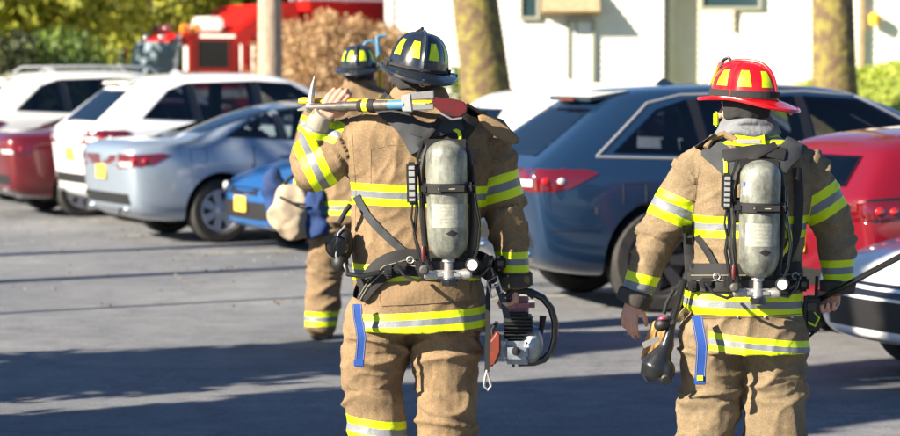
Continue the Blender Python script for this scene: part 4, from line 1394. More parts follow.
class Back:
    """drapes straps over a cloth surface seen from the camera side"""
    def __init__(s, me_world, Y):
        s.b = bvh_of(me_world); s.Y = Y
        s.last = Y

    def hit(s, px, py):
        d = W(px, py, s.Y)
        o = V((0, 0, CH))
        v = (d - o).normalized()
        h = s.b.ray_cast(o, v)
        if h[0] is None:
            return W(px, py, s.last)
        s.last = h[0].y
        return h[0]

    def strap(s, name, pts, width, m, parent, off=.006, th=.008, rows=4, step=5, curve=True):
        # densify with Catmull-Rom
        P = []
        n = len(pts)
        for i in range(n - 1):
            p0 = pts[max(i - 1, 0)]; p1 = pts[i]; p2 = pts[i + 1]; p3 = pts[min(i + 2, n - 1)]
            k = max(2, int(math.hypot(p2[0] - p1[0], p2[1] - p1[1]) / step))
            for j in range(k):
                t = j / k
                f = lambda a, b, c, d: .5 * (2 * b + (c - a) * t + (2 * a - 5 * b + 4 * c - d) * t * t + (3 * b - a - 3 * c + d) * t ** 3)
                P.append((f(p0[0], p1[0], p2[0], p3[0]), f(p0[1], p1[1], p2[1], p3[1]), (i + t) / (n - 1)))
        P.append((pts[-1][0], pts[-1][1], 1))
        sc_ = FPX / s.Y
        top, bot = [], []
        wd = width if callable(width) else (lambda t: width)
        for i, (x, y, t) in enumerate(P):
            a, b = P[max(i - 1, 0)], P[min(i + 1, len(P) - 1)]
            tx, ty = b[0] - a[0], b[1] - a[1]
            L = math.hypot(tx, ty) or 1
            nx_, ny_ = -ty / L, tx / L
            hw = wd(t) * sc_ / 2
            c0 = s.hit(x, y)
            for r_ in range(rows + 1):
                u = -1 + 2 * r_ / rows
                h = s.hit(x + nx_ * hw * u, y + ny_ * hw * u)
                if abs(h.y - c0.y) > .05: h = W(x + nx_ * hw * u, y + ny_ * hw * u, c0.y + .02 * abs(u))
                top.append(h - V((0, off + th * (1 - .25 * abs(u) ** 3), 0))); bot.append(h - V((0, off - .004, 0)))
        nr = rows + 1
        k = len(P)
        N_ = k * nr
        fs = []
        for i in range(k - 1):
            for r_ in range(rows):
                a = i * nr + r_
                fs.append((a, a + 1, a + nr + 1, a + nr)); fs.append((N_ + a, N_ + a + nr, N_ + a + nr + 1, N_ + a + 1))
            for r_ in (0, rows):
                a = i * nr + r_
                fs.append((a, a + nr, N_ + a + nr, N_ + a))
        for i in (0, k - 1):
            for r_ in range(rows):
                a = i * nr + r_
                fs.append((a, a + 1, N_ + a + 1, N_ + a))
        return MB().add(top + bot, fs).build(name, m, parent, world=True)

    def line(s, name, pts, r, m, parent, off=.0):
        P = []
        for i in range(len(pts) - 1):
            a, b = pts[i], pts[i + 1]
            k = max(2, int(math.hypot(b[0] - a[0], b[1] - a[1]) / 4))
            P += [s.hit(a[0] + (b[0] - a[0]) * j / k, a[1] + (b[1] - a[1]) * j / k) - V((0, off, 0)) for j in range(k)]
        P.append(s.hit(*pts[-1]) - V((0, off, 0)))
        return MB().tube(P, r, 8).build(name, m, parent, world=True)
# ------------------------------------------------------------------ the firefighters
def ring_c(l, r, y, hd, dy, Y):
    a, b = W(l, y, Y + dy), W(r, y, Y + dy)
    return ((a + b) / 2, (b - a).x / 2, hd)


def jacket(parent, Y, rings, arms, bands, mat_, vox, seed, amp=.0100, extra=None):
    mb = MB()
    rg = [ring_c(*q, Y) for q in rings]
    loft(mb, rg)
    segs = {}
    for nm, pts in arms.items(): segs[nm] = chain(mb, pts)
    if extra: extra(mb)
    zs = [(c.z, c, a, b) for c, a, b in rg]
    def torso_f(p):
        if p.z >= zs[0][0]: c, a, b = rg[0]
        elif p.z <= zs[-1][0]: c, a, b = rg[-1]
        else:
            for i in range(len(zs) - 1):
                if zs[i][0] >= p.z >= zs[i + 1][0]:
                    t = (zs[i][0] - p.z) / max(1e-6, zs[i][0] - zs[i + 1][0])
                    c = rg[i][0].lerp(rg[i + 1][0], t); a = rg[i][1] + (rg[i + 1][1] - rg[i][1]) * t; b = rg[i][2] + (rg[i + 1][2] - rg[i][2]) * t
                    break
        return math.sqrt(((p.x - c.x) / a) ** 2 + ((p.y - c.y) / b) ** 2)
    def region(p):
        best = ('torso', 0, 0); bd = torso_f(p)
        for nm, sg in segs.items():
            d, i, t = seg_near(p, sg)
            if d < bd * .97: bd = d; best = (nm, t, i)
        return best
    me = cloth(mb, vox, 5, folds_for(segs, amp, seed), bands, region)
    wm = me.copy()
    o = link('jacket', me, mat_, parent, world=True)
    return o, wm


def trousers(parent, Y, rings, legs, bands, mat_, vox, seed):
    mb = MB()
    rg = [ring_c(*q, Y) for q in rings]
    loft(mb, rg)
    segs = {}
    for nm, pts in legs.items(): segs[nm] = chain(mb, pts)
    def region(p):
        if p.z > rg[-1][0].z - .02: return ('torso', 0, 0)
        best = None; bd = 9
        for nm, sg in segs.items():
            d, i, t = seg_near(p, sg)
            if d < bd: bd = d; best = (nm, t, i)
        return best
    me = cloth(mb, vox, 5, folds_for(segs, .012, seed), bands, region)
    o = link('trousers', me, mat_, parent, world=True)
    for nm, pts in legs.items():
        a = pts[-1][0]
        z = max(0, a.z - .26)
        b = MB()
        b.tube([a + V((0, 0, .06)), a - V((0, 0, .10)), V((a.x, a.y + .01, z + .10)), V((a.x, a.y + .02, z + .03))], [.075, .07, .062, .055], 18)
        b.ell(V((a.x, a.y + .09, z + .055)), (.052, .125, .05))
        bo = b.build('boot', M['boot'], parent, world=True)
        MB().box(V((a.x, a.y + .07, z + .016)), (.054, .150, .016), bev=.3).build('sole', M['plastic'], bo, world=True)
    return o


def U(dx, dy_up, dy=0): return V((dx, dy, dy_up)).normalized()


def scba(root, bk, top, Y, dyc, tilt=0.0, label_flag=False, belt=None, straps=(), module=None, seed=0, gauge=(.092, .485)):
    """top: photo position of the cylinder's top; dyc: depth of its axis in front of Y; built in metres below it"""
    O = W(top[0], top[1], Y + dyc)
    Rt = Matrix.Rotation(tilt, 3, 'Y')
    L = lambda dx, dz, dy=0: O + Rt @ V((dx, dy, -dz))
    r = .080
    prof = []
    for i in range(9):
        q = math.pi / 2 * i / 8; prof.append((max(.002, r * math.sin(q)), -(.062 - .062 * math.cos(q))))
    prof += [(r, -.12), (r, -.25), (r, -.37)]
    for i in range(1, 9):
        q = math.pi / 2 * i / 8; prof.append((max(.020, r * math.cos(q) ** .8), -.37 - .095 * math.sin(q)))
    cy = MB().lathe(prof, c=O, rot=Rt, n=40).build('cylinder', M['cyl'], root, world=True)
    # paper label with worn text lines, black diamond
    def decal(name, a0, a1, z0, z1, m, k=1.012, n=8, dia=False):
        vs, fs = [], []
        for i in range(n + 1):
            for j in range(n + 1):
                a = R(a0 + (a1 - a0) * j / n); z = z0 + (z1 - z0) * i / n
                if dia:
                    u = 2 * i / n - 1; a = R((a0 + a1) / 2 + (a1 - a0) / 2 * (2 * j / n - 1) * (1 - abs(u)))
                vs.append(O + Rt @ V((r * k * math.sin(a), -r * k * math.cos(a), -z)))
        for i in range(n):
            for j in range(n): fs.append((i * (n + 1) + j, i * (n + 1) + j + 1, (i + 1) * (n + 1) + j + 1, (i + 1) * (n + 1) + j))
        return MB().add(vs, fs).build(name, m, cy, world=True, sharp=0)
    lb = decal('label', -48, 50, .245, .335, M['label'])
    for k in range(5): decal('print', -40, 30 - 12 * (k % 2), .255 + .015 * k, .2585 + .015 * k, M['print'], k=1.016, n=6)
    decal('diamond', -6, 30, .345, .372, M['web'], dia=True)
    if label_flag:
        decal('sticker', -62, -36, .085, .135, M['trimw'], n=6)
        for k in range(4): decal('sticker_stripe', -62, -40, .103 + .008 * k, .106 + .008 * k, M['redlens'], k=1.018, n=4)
        decal('sticker_field', -62, -50, .085, .102, M['web_b'], k=1.018, n=4)
    # retaining strap and buckle
    st = MB().lathe([(r + .003, -.205), (r + .010, -.203), (r + .010, -.168), (r + .003, -.166)], c=O, rot=Rt, n=40)
    st.box(L(.02, .186, -r - .012), (.05, .006, .013), bev=.3)
    st.box(L(.088, .186, -.02), (.018, .03, .022), bev=.3); st.box(L(-.086, .186, -.02), (.016, .03, .020), bev=.3)
    st.build('cylinder_strap', M['web'], root, world=True)
    MB().tube([L(-.06, .186, -r * .72), L(-.02, .186, -r - .013), L(.03, .186, -r - .019), L(.06, .186, -r * .75)], .0022, 6).build('strap_stitching', M['stitch'], root, world=True)
    # valve
    v = MB().lathe([(.024, 0), (.026, -.012), (.018, -.016), (.018, -.045), (.027, -.048), (.027, -.075), (.012, -.078)], c=L(0, .460), rot=Rt, n=20)
    v.box(L(0, .522, 0), (.055, .020, .017), bev=.3)
    v.lathe([(.017, -.02), (.019, 0), (.019, .03), (.012, .035)], c=L(-.062, .522, 0), rot=Matrix.Rotation(R(-90), 3, 'Y'), n=16)
    v.lathe([(.015, -.02), (.021, 0), (.021, .022), (.010, .03)], c=L(.060, .522, 0), rot=Matrix.Rotation(R(90), 3, 'Y'), n=16)
    v.build('valve', M['steel'], root, world=True)
    MB().lathe([(.014, 0), (.030, -.004), (.033, -.016), (.030, -.030), (.010, -.034)], c=L(0, .535, -.012), rot=Rt, n=12).build('handwheel', M['gloss_black'], root, world=True, sharp=20)
    MB().lathe([(.026, .0), (.028, .018), (.020, .020)], c=L(gauge[0], gauge[1], -.012), rot=Matrix.Rotation(R(90), 3, 'X'), n=20).build('gauge', M['web'], root, world=True)
    MB().lathe([(.020, .0), (.020, .002), (.001, .002)], c=L(gauge[0], gauge[1], -.033), rot=Matrix.Rotation(R(90), 3, 'X'), n=20).build('gauge_face', M['face'], root, world=True)
    MB().lathe([(.017, 0), (.019, .016), (.012, .024), (.002, .025)], c=L(-.095, .50, -.02), rot=Matrix.Rotation(R(90), 3, 'X'), n=16).build('regulator_knob', M['steel_d'], root, world=True)
    MB().lathe([(.008, 0), (.010, .01), (.010, .05), (.006, .06)], c=L(-.098, .47, -.01), rot=Rt, n=12).build('red_fitting', M['axe_red'], root, world=True)
    # back frame
    f = MB()
    f.tube([L(-.085, .48, .05), L(-.098, .30, .055), L(-.098, .12, .055), L(-.088, .06, .06), L(-.07, .02, .065), L(.0, .01, .07), L(.07, .02, .065), L(.088, .06, .06), L(.098, .15, .055), L(.095, .33, .055), L(.08, .48, .05)], .013, 10)
    f.box(L(0, .49, .04), (.13, .022, .030), bev=.3); f.box(L(0, .20, .06), (.10, .014, .05), bev=.3); f.box(L(0, .02, .062), (.085, .014, .022), bev=.3)
    f.build('back_frame', M['plastic'], root, world=True)
    # hoses
    for name, pts, rr in (('hose', [(-.105, .08, .0), (-.125, .16, .01), (-.118, .26, -.0), (-.130, .36, .0), (-.112, .45, -.01), (-.098, .49, -.01)], .0075),
                          ('hose', [(-.09, .00, .02), (-.112, .07, .02), (-.100, .20, .0), (-.098, .35, -.0), (-.080, .46, -.0), (-.055, .52, 0)], .0060),
                          ('hose', [(.10, .10, .02), (.108, .22, .01), (.125, .33, .0), (.115, .42, .0), (.095, .47, 0)], .0070),
                          ('hose', [(.07, .525, 0), (.12, .535, .01), (.155, .50, .03), (.17, .46, .06)], .0075),
                          ('hose', [(-.07, .525, 0), (-.12, .545, .0), (-.17, .53, .02), (-.20, .49, .04)], .0065)):
        MB().tube([L(*p) for p in pts], rr, 10).build(name, M['gloss_black'], root, world=True)
    if module:
        cx_, cz_, ln = module
        md = MB().box(L(cx_, cz_, -.012), (.021, .017, ln / 2), Rt, bev=.25).build('alarm_module', M['plastic'], root, world=True)
        MB().box(L(cx_, cz_, -.031), (.012, .003, ln / 2 - .014), Rt, bev=.3).build('module_face', M['metal_g'], md, world=True)
        for k in range(5): MB().box(L(cx_, cz_ - ln / 2 + .03 + k * (ln - .06) / 4, -.035), (.013, .002, .003), Rt, bev=.3).build('module_rib', M['plastic'], md, world=True)
        MB().tube([L(cx_, cz_ + ln / 2, -.01), L(cx_ - .006, cz_ + ln / 2 + .05, -.01), L(cx_ + .012, cz_ + ln / 2 + .14, -.01), L(-.095, .47, -.015)], .0045, 8).build('module_cable', M['gloss_black'], root, world=True)
    # pouches, buckles and rings on the belt
    for (dx, dz, w_, h_) in ((-.185, .50, .030, .022), (-.235, .515, .020, .026), (.150, .505, .026, .024), (.205, .50, .022, .030)):
        h = bk.b.ray_cast(L(dx, dz, -.6), V((0, 1, 0)))
        if h[0]:
            bp_ = MB().box(h[0] - V((0, .045, 0)), (w_, .016, h_), bev=.3).build('belt_pouch', M['web'], root, world=True)
            MB().box(h[0] - V((0, .064, 0)), (w_ * .55, .004, h_ * .35), bev=.3).build('clasp', M['gloss_black'], bp_, world=True)
    for (dx, dz) in ((-.15, .47), (.165, .462)):
        h = bk.b.ray_cast(L(dx, dz, -.6), V((0, 1, 0)))
        if h[0]: MB().tube([h[0] + V((.013 * math.cos(q_), -.052, .013 * math.sin(q_))) for q_ in [2 * math.pi * i / 12 for i in range(13)]], .0026, 6).build('steel_ring', M['steel'], root, world=True)
    # webbing
    if belt:
        b_ = bk.strap('waist_belt', belt[0], belt[1], M['web'], root, off=.010, th=.022, rows=6)
        bk.strap('belt_webbing', [(x, y - 1) for x, y in belt[0]], .022, M['web'], root, off=.030, th=.006)
        for d in (-2.6, 2.6): bk.line('belt_stitching', [(x, y + d) for x, y in belt[0]], .0014, M['stitch'], root, off=.041)
    for (name, pts, wd, m, o_, t_) in straps: bk.strap(name, pts, wd, M[m], root, off=o_, th=t_)
    return L


# ================= 1: the one carrying axe and halligan bar over his shoulder, saw in the right hand
Y1 = 10.0
p1 = lambda x, y, d=0.0: W(x, y, Y1 + d)
ff1 = thing('person', 'firefighter in tan gear and black helmet, axe on left shoulder, saw in right hand', 'person',
            (p1(417, 300).x, Y1, 0))
arms1 = {'left_arm': [(p1(368, 136), .085), (p1(345, 146, .0), .106), (p1(313, 171, .03), .088), (p1(310, 160, .05), .080), (p1(320, 120, -.05), .055)],
         'right_arm': [(p1(470, 130), .085), (p1(488, 142, .0), .098), (p1(504, 205, .03), .088), (p1(515, 276, -.02), .062)]}
bands1 = [('torso', p1(417, 194), U(0.03, 1), .043, 0), ('torso', p1(417, 318), U(-.055, 1), .040, 0), ('torso', p1(417, 270), U(0, 1), .034, 0),
          ('left_arm', p1(315, 164, .0), U(.90, .44), .050, .17), ('left_arm', p1(317, 127, -.03), U(.20, 1, -.2), .038, .12),
          ('right_arm', p1(491, 190), U(-.30, 1), .052, .2), ('right_arm', p1(515, 261), U(0, 1), .040, .12)]
j1, jw1 = jacket(ff1, Y1, [(394, 444, 88, .075, .0), (390, 448, 100, .088, 0), (376, 466, 109, .115, 0), (352, 486, 118, .145, 0), (340, 497, 132, .165, 0),
                           (342, 496, 155, .175, -.01), (350, 487, 185, .18, -.01), (353, 481, 220, .175, 0), (351, 480, 250, .172, 0),
                           (352, 481, 272, .18, 0), (354, 484, 300, .188, 0), (353, 487, 329, .205, -.01)], arms1, bands1, M['tan'], .0075, 1)
legs1 = {'left_leg': [(p1(378, 325), .142), (p1(373, 385, .05), .125), (p1(377, 432, .02), .118), (p1(384, 490, -.08), .098)],
         'right_leg': [(p1(446, 325), .142), (p1(448, 390, .0), .128), (p1(446, 440, -.02), .120), (p1(445, 498, -.02), .110)]}
trousers(ff1, Y1, [(360, 478, 285, .14, 0), (358, 480, 312, .15, 0), (356, 483, 330, .155, 0)], legs1,
         [('left_leg', p1(378, 429, .0), U(.12, 1), .045, .3), ('right_leg', p1(446, 452), U(0, 1), .045, .3)], M['tan'], .0075, 2)
body(ff1, p1(417, 80), R(6), p1(418, 108), p1(418, 165), p1(418, 305),
     [(p1(354, 140), p1(313, 168, .03), p1(323, 118, -.07)), (p1(480, 140), p1(504, 205, .03), p1(516, 282, -.02))],
     [(p1(385, 325), p1(374, 400, .05), p1(384, 510, -.10)), (p1(446, 325), p1(448, 400, 0), p1(445, 514, -.02))],
     [((p1(323, 116, -.085), U(.62, .78, -.12), U(.05, .0, 1), U(.8, -.6, .1)), dict(curl=(.45, 1.0, .8), k=1.02, tcurl=.5)),
      ((p1(516, 281, -.02), U(0, -1, 0), U(-1, 0, 0.1), U(0, 0, 1)), dict(curl=(.9, 1.1, .7), k=1.0))])
helmet(ff1, p1(418, 70), R(8), R(4), R(9), M['helm_black'], goggles=True)
b1 = Back(jw1, Y1)
for s_ in ([(371, 150), (371, 188)], [(371, 150), (392, 145), (404, 146)], [(352, 130), (356, 190), (355, 250)]): b1.line('seam', s_, .0016, M['seam'], j1)
b1.line('seam', [(379, 284), (381, 306), (470, 300), (472, 280)], .0022, M['seam'], j1)
b1.strap('pocket_flap', [(382, 294), (425, 292), (470, 288)], .095, M['tan_p'], j1, off=.0, th=.006)
# collar, wrist knits
loft_c = MB(); loft(loft_c, [ring_c(395, 443, 84, .078, 0, Y1), ring_c(390, 448, 92, .092, -.0, Y1), ring_c(386, 452, 104, .105, 0, Y1), ring_c(382, 456, 112, .10, 0, Y1)])
link('collar', evaluated(loft_c.mesh('collar'), [('SUBSURF', dict(levels=2))]), M['tan_p'], j1, world=True)
MB().tube([p1(319, 124, -.05), p1(322, 117, -.07), p1(325, 112, -.085)], [.052, .045, .040], 18).build('wrist_knit', M['knit'], j1, world=True)
MB().tube([p1(514.5, 272, -.02), p1(515, 275, -.02), p1(516, 286, -.02), p1(516, 287, -.02)], [.058, .070, .068, .050], 20).build('wrist_knit', M['knit_d'], j1, world=True)
# loose shoulder flap of the coat, standing off the right shoulder
fl = [(472, 112), (488, 113), (506, 124), (524, 140), (519, 147), (505, 143), (496, 138), (482, 128)]
me = evaluated(MB().prism([p1(x, y, -.17 + .006 * (x - 470) / 10 * (1 if i % 2 else .4)) for i, (x, y) in enumerate(fl)], (0, 0, 0), (0, .012, 0)).mesh('flap'), [('SUBSURF', dict(levels=1))])
link('shoulder_flap', me, M['tan_p'], j1, world=True)

sc1 = thing('breathing_apparatus', 'scuffed grey air cylinder on black harness, worn by the firefighter with the axe', 'air pack', (p1(446, 200).x, Y1 - .3, 1.0))
L1 = scba(sc1, b1, (446, 140), Y1, -.315, R(-1.2), belt=([(359, 299), (368, 283), (384, 268), (405, 262), (430, 264), (455, 266), (476, 262), (490, 270), (498, 280)],
          lambda t: .05 + .058 * math.sin(math.pi * min(1, max(0, t))) ** .6), module=(-.135, .165, .165),
     straps=[('shoulder_strap', [(378, 100), (392, 112), (408, 128), (420, 150)], .085, 'web_g', .008, .020),
             ('shoulder_strap', [(476, 108), (466, 124), (455, 140), (446, 152)], .080, 'web', .008, .020),
             ('yoke', [(410, 126), (428, 130), (448, 126), (462, 122)], .060, 'web_g', .018, .018),
             ('side_strap', [(356, 196), (366, 214), (382, 232), (402, 250), (416, 262)], .030, 'web_g', .006, .006),
             ('side_strap', [(470, 160), (473, 190), (470, 225), (462, 250)], .024, 'web', .006, .006),
             ('lime_tab', [(452, 128), (459, 132), (460, 139)], .016, 'lime', .030, .005),
             ('yoke_strap', [(418, 146), (432, 130), (440, 118)], .022, 'web', .036, .008)])
def hang(name, pts, w_, m, parent, th=.004):
    """webbing hanging free: world points, width along x"""
    vs = []
    for p in pts: vs += [p + V((-w_ / 2, -th / 2, 0)), p + V((w_ / 2, -th / 2, 0)), p + V((w_ / 2, th / 2, 0)), p + V((-w_ / 2, th / 2, 0))]
    fs = [(0, 1, 2, 3)]
    for i in range(len(pts) - 1):
        for k in range(4): fs.append((i * 4 + k, i * 4 + (k + 1) % 4, (i + 1) * 4 + (k + 1) % 4, (i + 1) * 4 + k))
    k = len(pts) * 4
    if w_ > .03:
        for sx_ in (-.38, .38): MB().tube([p + V((sx_ * w_, -th / 2 - .0008, 0)) for p in pts], .0009, 5).build('stitching', M['stitch'], parent, world=True)
        MB().box(pts[-1] + V((0, -.002, .014)), (w_ / 2 + .001, .005, .016), bev=.3).build('strap_end', m, parent, world=True)
    fs.append((k - 4, k - 3, k - 2, k - 1))
    return MB().add(vs, fs).build(name, m, parent, world=True)
hang('blue_strap', [p1(357, 304, -.205), p1(357.6, 310, -.215), p1(358, 318, -.212), p1(360, 328, -.224), p1(361.5, 338, -.228), p1(360.5, 350, -.216), p1(359, 366, -.212)], .038, M['web_b'], sc1)
hang('hanging_strap', [p1(490, 272, -.2), p1(488, 300, -.21), p1(488, 330, -.2), p1(487, 372, -.2)], .020, M['web'], sc1)
hang('hanging_strap', [p1(497, 284, -.21), p1(503, 300, -.22), p1(508, 322, -.21)], .026, M['web_g'], sc1)
MB().tube([p1(x, y, -.235) for x, y in [(487, 282), (497, 276), (502, 292), (492, 298), (487, 282)]], .0035, 8).tube([p1(489, 290, -.24), p1(500, 284, -.24)], .003, 8).build('buckle', M['steel'], sc1, world=True)
MB().tube([p1(x, y, -.2) for x, y in [(487, 370), (485, 378), (484, 386), (488, 390), (491, 386), (489, 378), (487, 372)]], .0055, 8).build('snap_hook', M['steel'], sc1, world=True)
# breathing mask clipped at the left hip
mk1 = thing('breathing_mask', 'black face mask with glossy visor at the hip of the firefighter with the axe', 'face mask', tuple(p1(341, 250, -.12)))
m_ = MB().ell(p1(342, 246, -.13), (.045, .05, .075), Matrix.Rotation(R(10), 3, 'Y')).ell(p1(340, 263, -.15), (.034, .04, .04))
m_.build('mask_shell', M['plastic'], mk1, world=True)
MB().lathe([(.042, 0), (.046, .01), (.040, .018), (.002, .022)], c=p1(337, 246, -.165), rot=Matrix.Rotation(R(100), 3, 'X'), n=24).build('visor', M['glass'], mk1, world=True)
MB().tube([p1(340, 222, -.12), p1(345, 212, -.14), p1(350, 205, -.15)], .010, 10).build('mask_strap', M['web'], mk1, world=True)
MB().tube([p1(344, 262, -.17), p1(348, 274, -.2), p1(362, 276, -.21), p1(380, 272, -.22)], .011, 10).build('hose', M['gloss_black'], mk1, world=True)
MB().tube([p1(345, 226, -.15), p1(338, 234, -.17), p1(336, 256, -.18), p1(344, 268, -.17)], .0045, 8).build('rim', M['steel'], mk1, world=True)

# halligan bar and axe held together over the left shoulder
def axis_tool(root, a, b): return a, b
hb = thing('halligan_bar', 'steel halligan bar with forked end and upright pick, lying over the shoulder behind the neck', 'pry bar', tuple(p1(400, 105, -.26)))
A0, A1 = p1(310, 107.5, -.06), p1(404, 104.5, -.28)
AX = (A1 - A0).normalized(); q = lambda t: A0 + (A1 - A0) * t
MB().tube([q(0), q(.30)], .0165, 12).tube([q(.30), q(.58)], .0195, 12).build('grip', M['steel_d'], hb, world=True)
MB().tube([q(.53), q(.57), q(.68), q(.70)], [.024, .0255, .0255, .024], 14).build('grip_collar', M['web'], hb, world=True)
MB().tube([q(.585), q(.635)], .027, 14).build('yellow_tape', M['tape_y'], hb, world=True)
MB().tube([q(.70), q(.84)], [.022, .019], 12).build('shaft', M['steel_d'], hb, world=True)
MB().tube([q(.82), q(1.02)], .0185, 12).build('blue_tape', M['tape_b'], hb, world=True)
fk = MB()
Zf = V((0, 0, 1))
def bar(mb, a, b, w0, h0, w1, h1):
    """tapered square bar between two points: w along depth, h vertical"""
    d = (b - a).normalized(); s_ = d.cross(Zf).normalized(); u_ = s_.cross(d)
    vs = [a + s_ * w0 * x + u_ * h0 * y for x, y in ((-1, -1), (1, -1), (1, 1), (-1, 1))] + [b + s_ * w1 * x + u_ * h1 * y for x, y in ((-1, -1), (1, -1), (1, 1), (-1, 1))]
    mb.add(vs, [(0, 3, 2, 1), (4, 5, 6, 7), (0, 1, 5, 4), (1, 2, 6, 5), (2, 3, 7, 6), (3, 0, 4, 7)])
bar(fk, p1(402, 103.5, -.28), p1(412, 102.5, -.285), .016, .030, .018, .036)
bar(fk, p1(407, 97.0, -.285), p1(434, 94.5, -.29), .013, .014, .009, .016)
bar(fk, p1(407, 107.5, -.285), p1(434, 107.0, -.29), .013, .012, .009, .011)
fo = fk.build('fork', M['steel'], hb, world=True, smooth=False)
bm = bmesh.new(); bm.from_mesh(fo.data); bmesh.ops.bevel(bm, geom=bm.edges[:], offset=.003, segments=2, affect='EDGES'); bm.to_mesh(fo.data); bm.free()
pk = MB()
pk.tube([p1(311, 105, -.055), p1(311.5, 95, -.06), p1(313, 84, -.065), p1(314.5, 76, -.07)], [.016, .013, .008, .0015], 10)
pk.lathe([(.012, -.018), (.021, -.016), (.023, 0), (.021, .018), (.012, .020)], c=p1(310.5, 107, -.055), rot=Matrix.Rotation(R(90), 3, 'Y'), n=8)
pk.build('pick', M['steel'], hb, world=True)
ad = MB(); bar(ad, p1(309, 108, -.04), p1(306, 110, .09), .012, .010, .035, .003); ad.build('adze', M['steel'], hb, world=True, smooth=False)

ax = thing('axe', 'flat-head axe with yellow handle and worn red head, carried on the shoulder beside the bar', 'axe', tuple(p1(400, 100, -.22)))
B0, B1 = p1(300, 101, .0), p1(440, 104, -.235)
MB().tube([B0, B0.lerp(B1, .03), B0.lerp(B1, .1), B0.lerp(B1, .5), B0.lerp(B1, .95)], [.013, .0155, .013, .013, .014], 12, flat=1.3).build('handle', M['yellow'], ax, world=True)
hdp = [(433, 96), (440, 98), (452, 98.5), (463, 101), (468, 106), (467, 113), (459, 118), (448, 117), (441, 112), (433, 106)]
hm = MB()
a_ = [p1(x, y, -.30) for x, y in hdp]
hm.prism([p + V((0, 0, 0)) for p in a_], (0, 0, 0), (0, .035, 0))
h_ = hm.build('head', M['axe_red'], ax, world=True, smooth=False)
bm = bmesh.new(); bm.from_mesh(h_.data); bmesh.ops.bevel(bm, geom=bm.edges[:], offset=.005, segments=2, affect='EDGES'); bm.to_mesh(h_.data); bm.free()
MB().tube([p1(440, 113, -.30), p1(452, 119.5, -.305), p1(462, 118, -.30)], .004, 8).build('cutting_edge', M['steel'], ax, world=True)

# power saw hanging from the right hand
sw = thing('rescue_saw', 'petrol chainsaw with black wrap handle and silver housing in the right hand', 'chainsaw', tuple(p1(520, 330, -.02)))
def sb(name, x0, x1, y0, y1, d0, d1, m, bev=.25, par=None):
    a, b = p1(x0, y1, 0), p1(x1, y0, 0)
    return MB().box(((a.x + b.x) / 2, Y1 + (d0 + d1) / 2, (a.z + b.z) / 2), ((b.x - a.x) / 2, (d1 - d0) / 2, (b.z - a.z) / 2), bev=bev).build(name, M[m], par or sw, world=True)
hs = sb('housing', 501, 533, 339, 362, -.10, .16, 'silver')
MB().lathe([(.052, -.0), (.060, .02), (.060, .09), (.050, .11)], c=p1(532, 345, -.0), rot=Matrix.Rotation(R(90), 3, 'Y') , n=24).build('starter_cover', M['silver'], hs, world=True) if False else None
MB().ell(p1(531, 344, .0), (.050, .10, .078)).build('starter_cover', M['silver'], hs, world=True)
for dx, dy_ in ((505, 343), (527, 343), (505, 358), (527, 358)): MB().lathe([(.005, 0), (.005, .006), (.001, .007)], c=p1(dx, dy_, -.10), rot=Matrix.Rotation(R(90), 3, 'X'), n=10).build('screw', M['steel_d'], hs, world=True)
eg = sb('engine', 504, 532, 312, 340, -.06, .12, 'plastic', .15)
for k in range(7): sb('cooling_fin', 503.5, 532.5, 315 + 3.4 * k, 316.4 + 3.4 * k, -.085, -.055, 'plastic', .2, eg)
tc_ = sb('top_cover', 503, 535, 296, 314, -.03, .13, 'purple', .35)
MB().tube([p1(506, 297, -.04), p1(512, 291, -.045), p1(526, 291, -.045), p1(534, 297, -.04)], .012, 10).build('carry_handle', M['plastic'], sw, world=True)
MB().tube([p1(x, y, -.02 + .0 * i) for i, (x, y) in enumerate([(506, 292), (520, 290.5), (531, 292), (543, 298), (551, 308), (555, 322), (554.5, 338), (551, 351), (544, 359.5), (534, 362.5), (518, 363)])], .0145, 12).build('wrap_handle', M['gloss_black'], sw, world=True)
MB().tube([p1(540, 336, .02), p1(542, 326, .02), p1(543, 316, .02)], [.010, .011, .015], 10).build('choke_lever', M['plastic'], sw, world=True)
MB().box(p1(512, 352, .42), (.005, .26, .035), bev=.3).build('guide_bar', M['steel_d'], sw, world=True)
gd = MB().prism([p1(x, y, -.12) for x, y in [(497, 330), (501, 334), (501, 352), (495, 366), (488, 368), (486, 358), (489, 342)]], (0, 0, 0), (0, .045, 0)).build('bar_cover', M['orange'], sw, world=True, smooth=False)
bm = bmesh.new(); bm.from_mesh(gd.data); bmesh.ops.bevel(bm, geom=bm.edges[:], offset=.008, segments=3, affect='EDGES'); bm.to_mesh(gd.data); bm.free()
MB().tube([p1(497, 322, -.08), p1(492, 330, -.1), p1(493, 345, -.1)], .008, 8).build('fuel_line', M['plastic'], sw, world=True)
MB().lathe([(.014, 0), (.018, .012), (.016, .02), (.002, .022)], c=p1(516, 351, -.10), rot=Matrix.Rotation(R(90), 3, 'X'), n=18).build('fuel_cap', M['plastic'], hs, world=True)

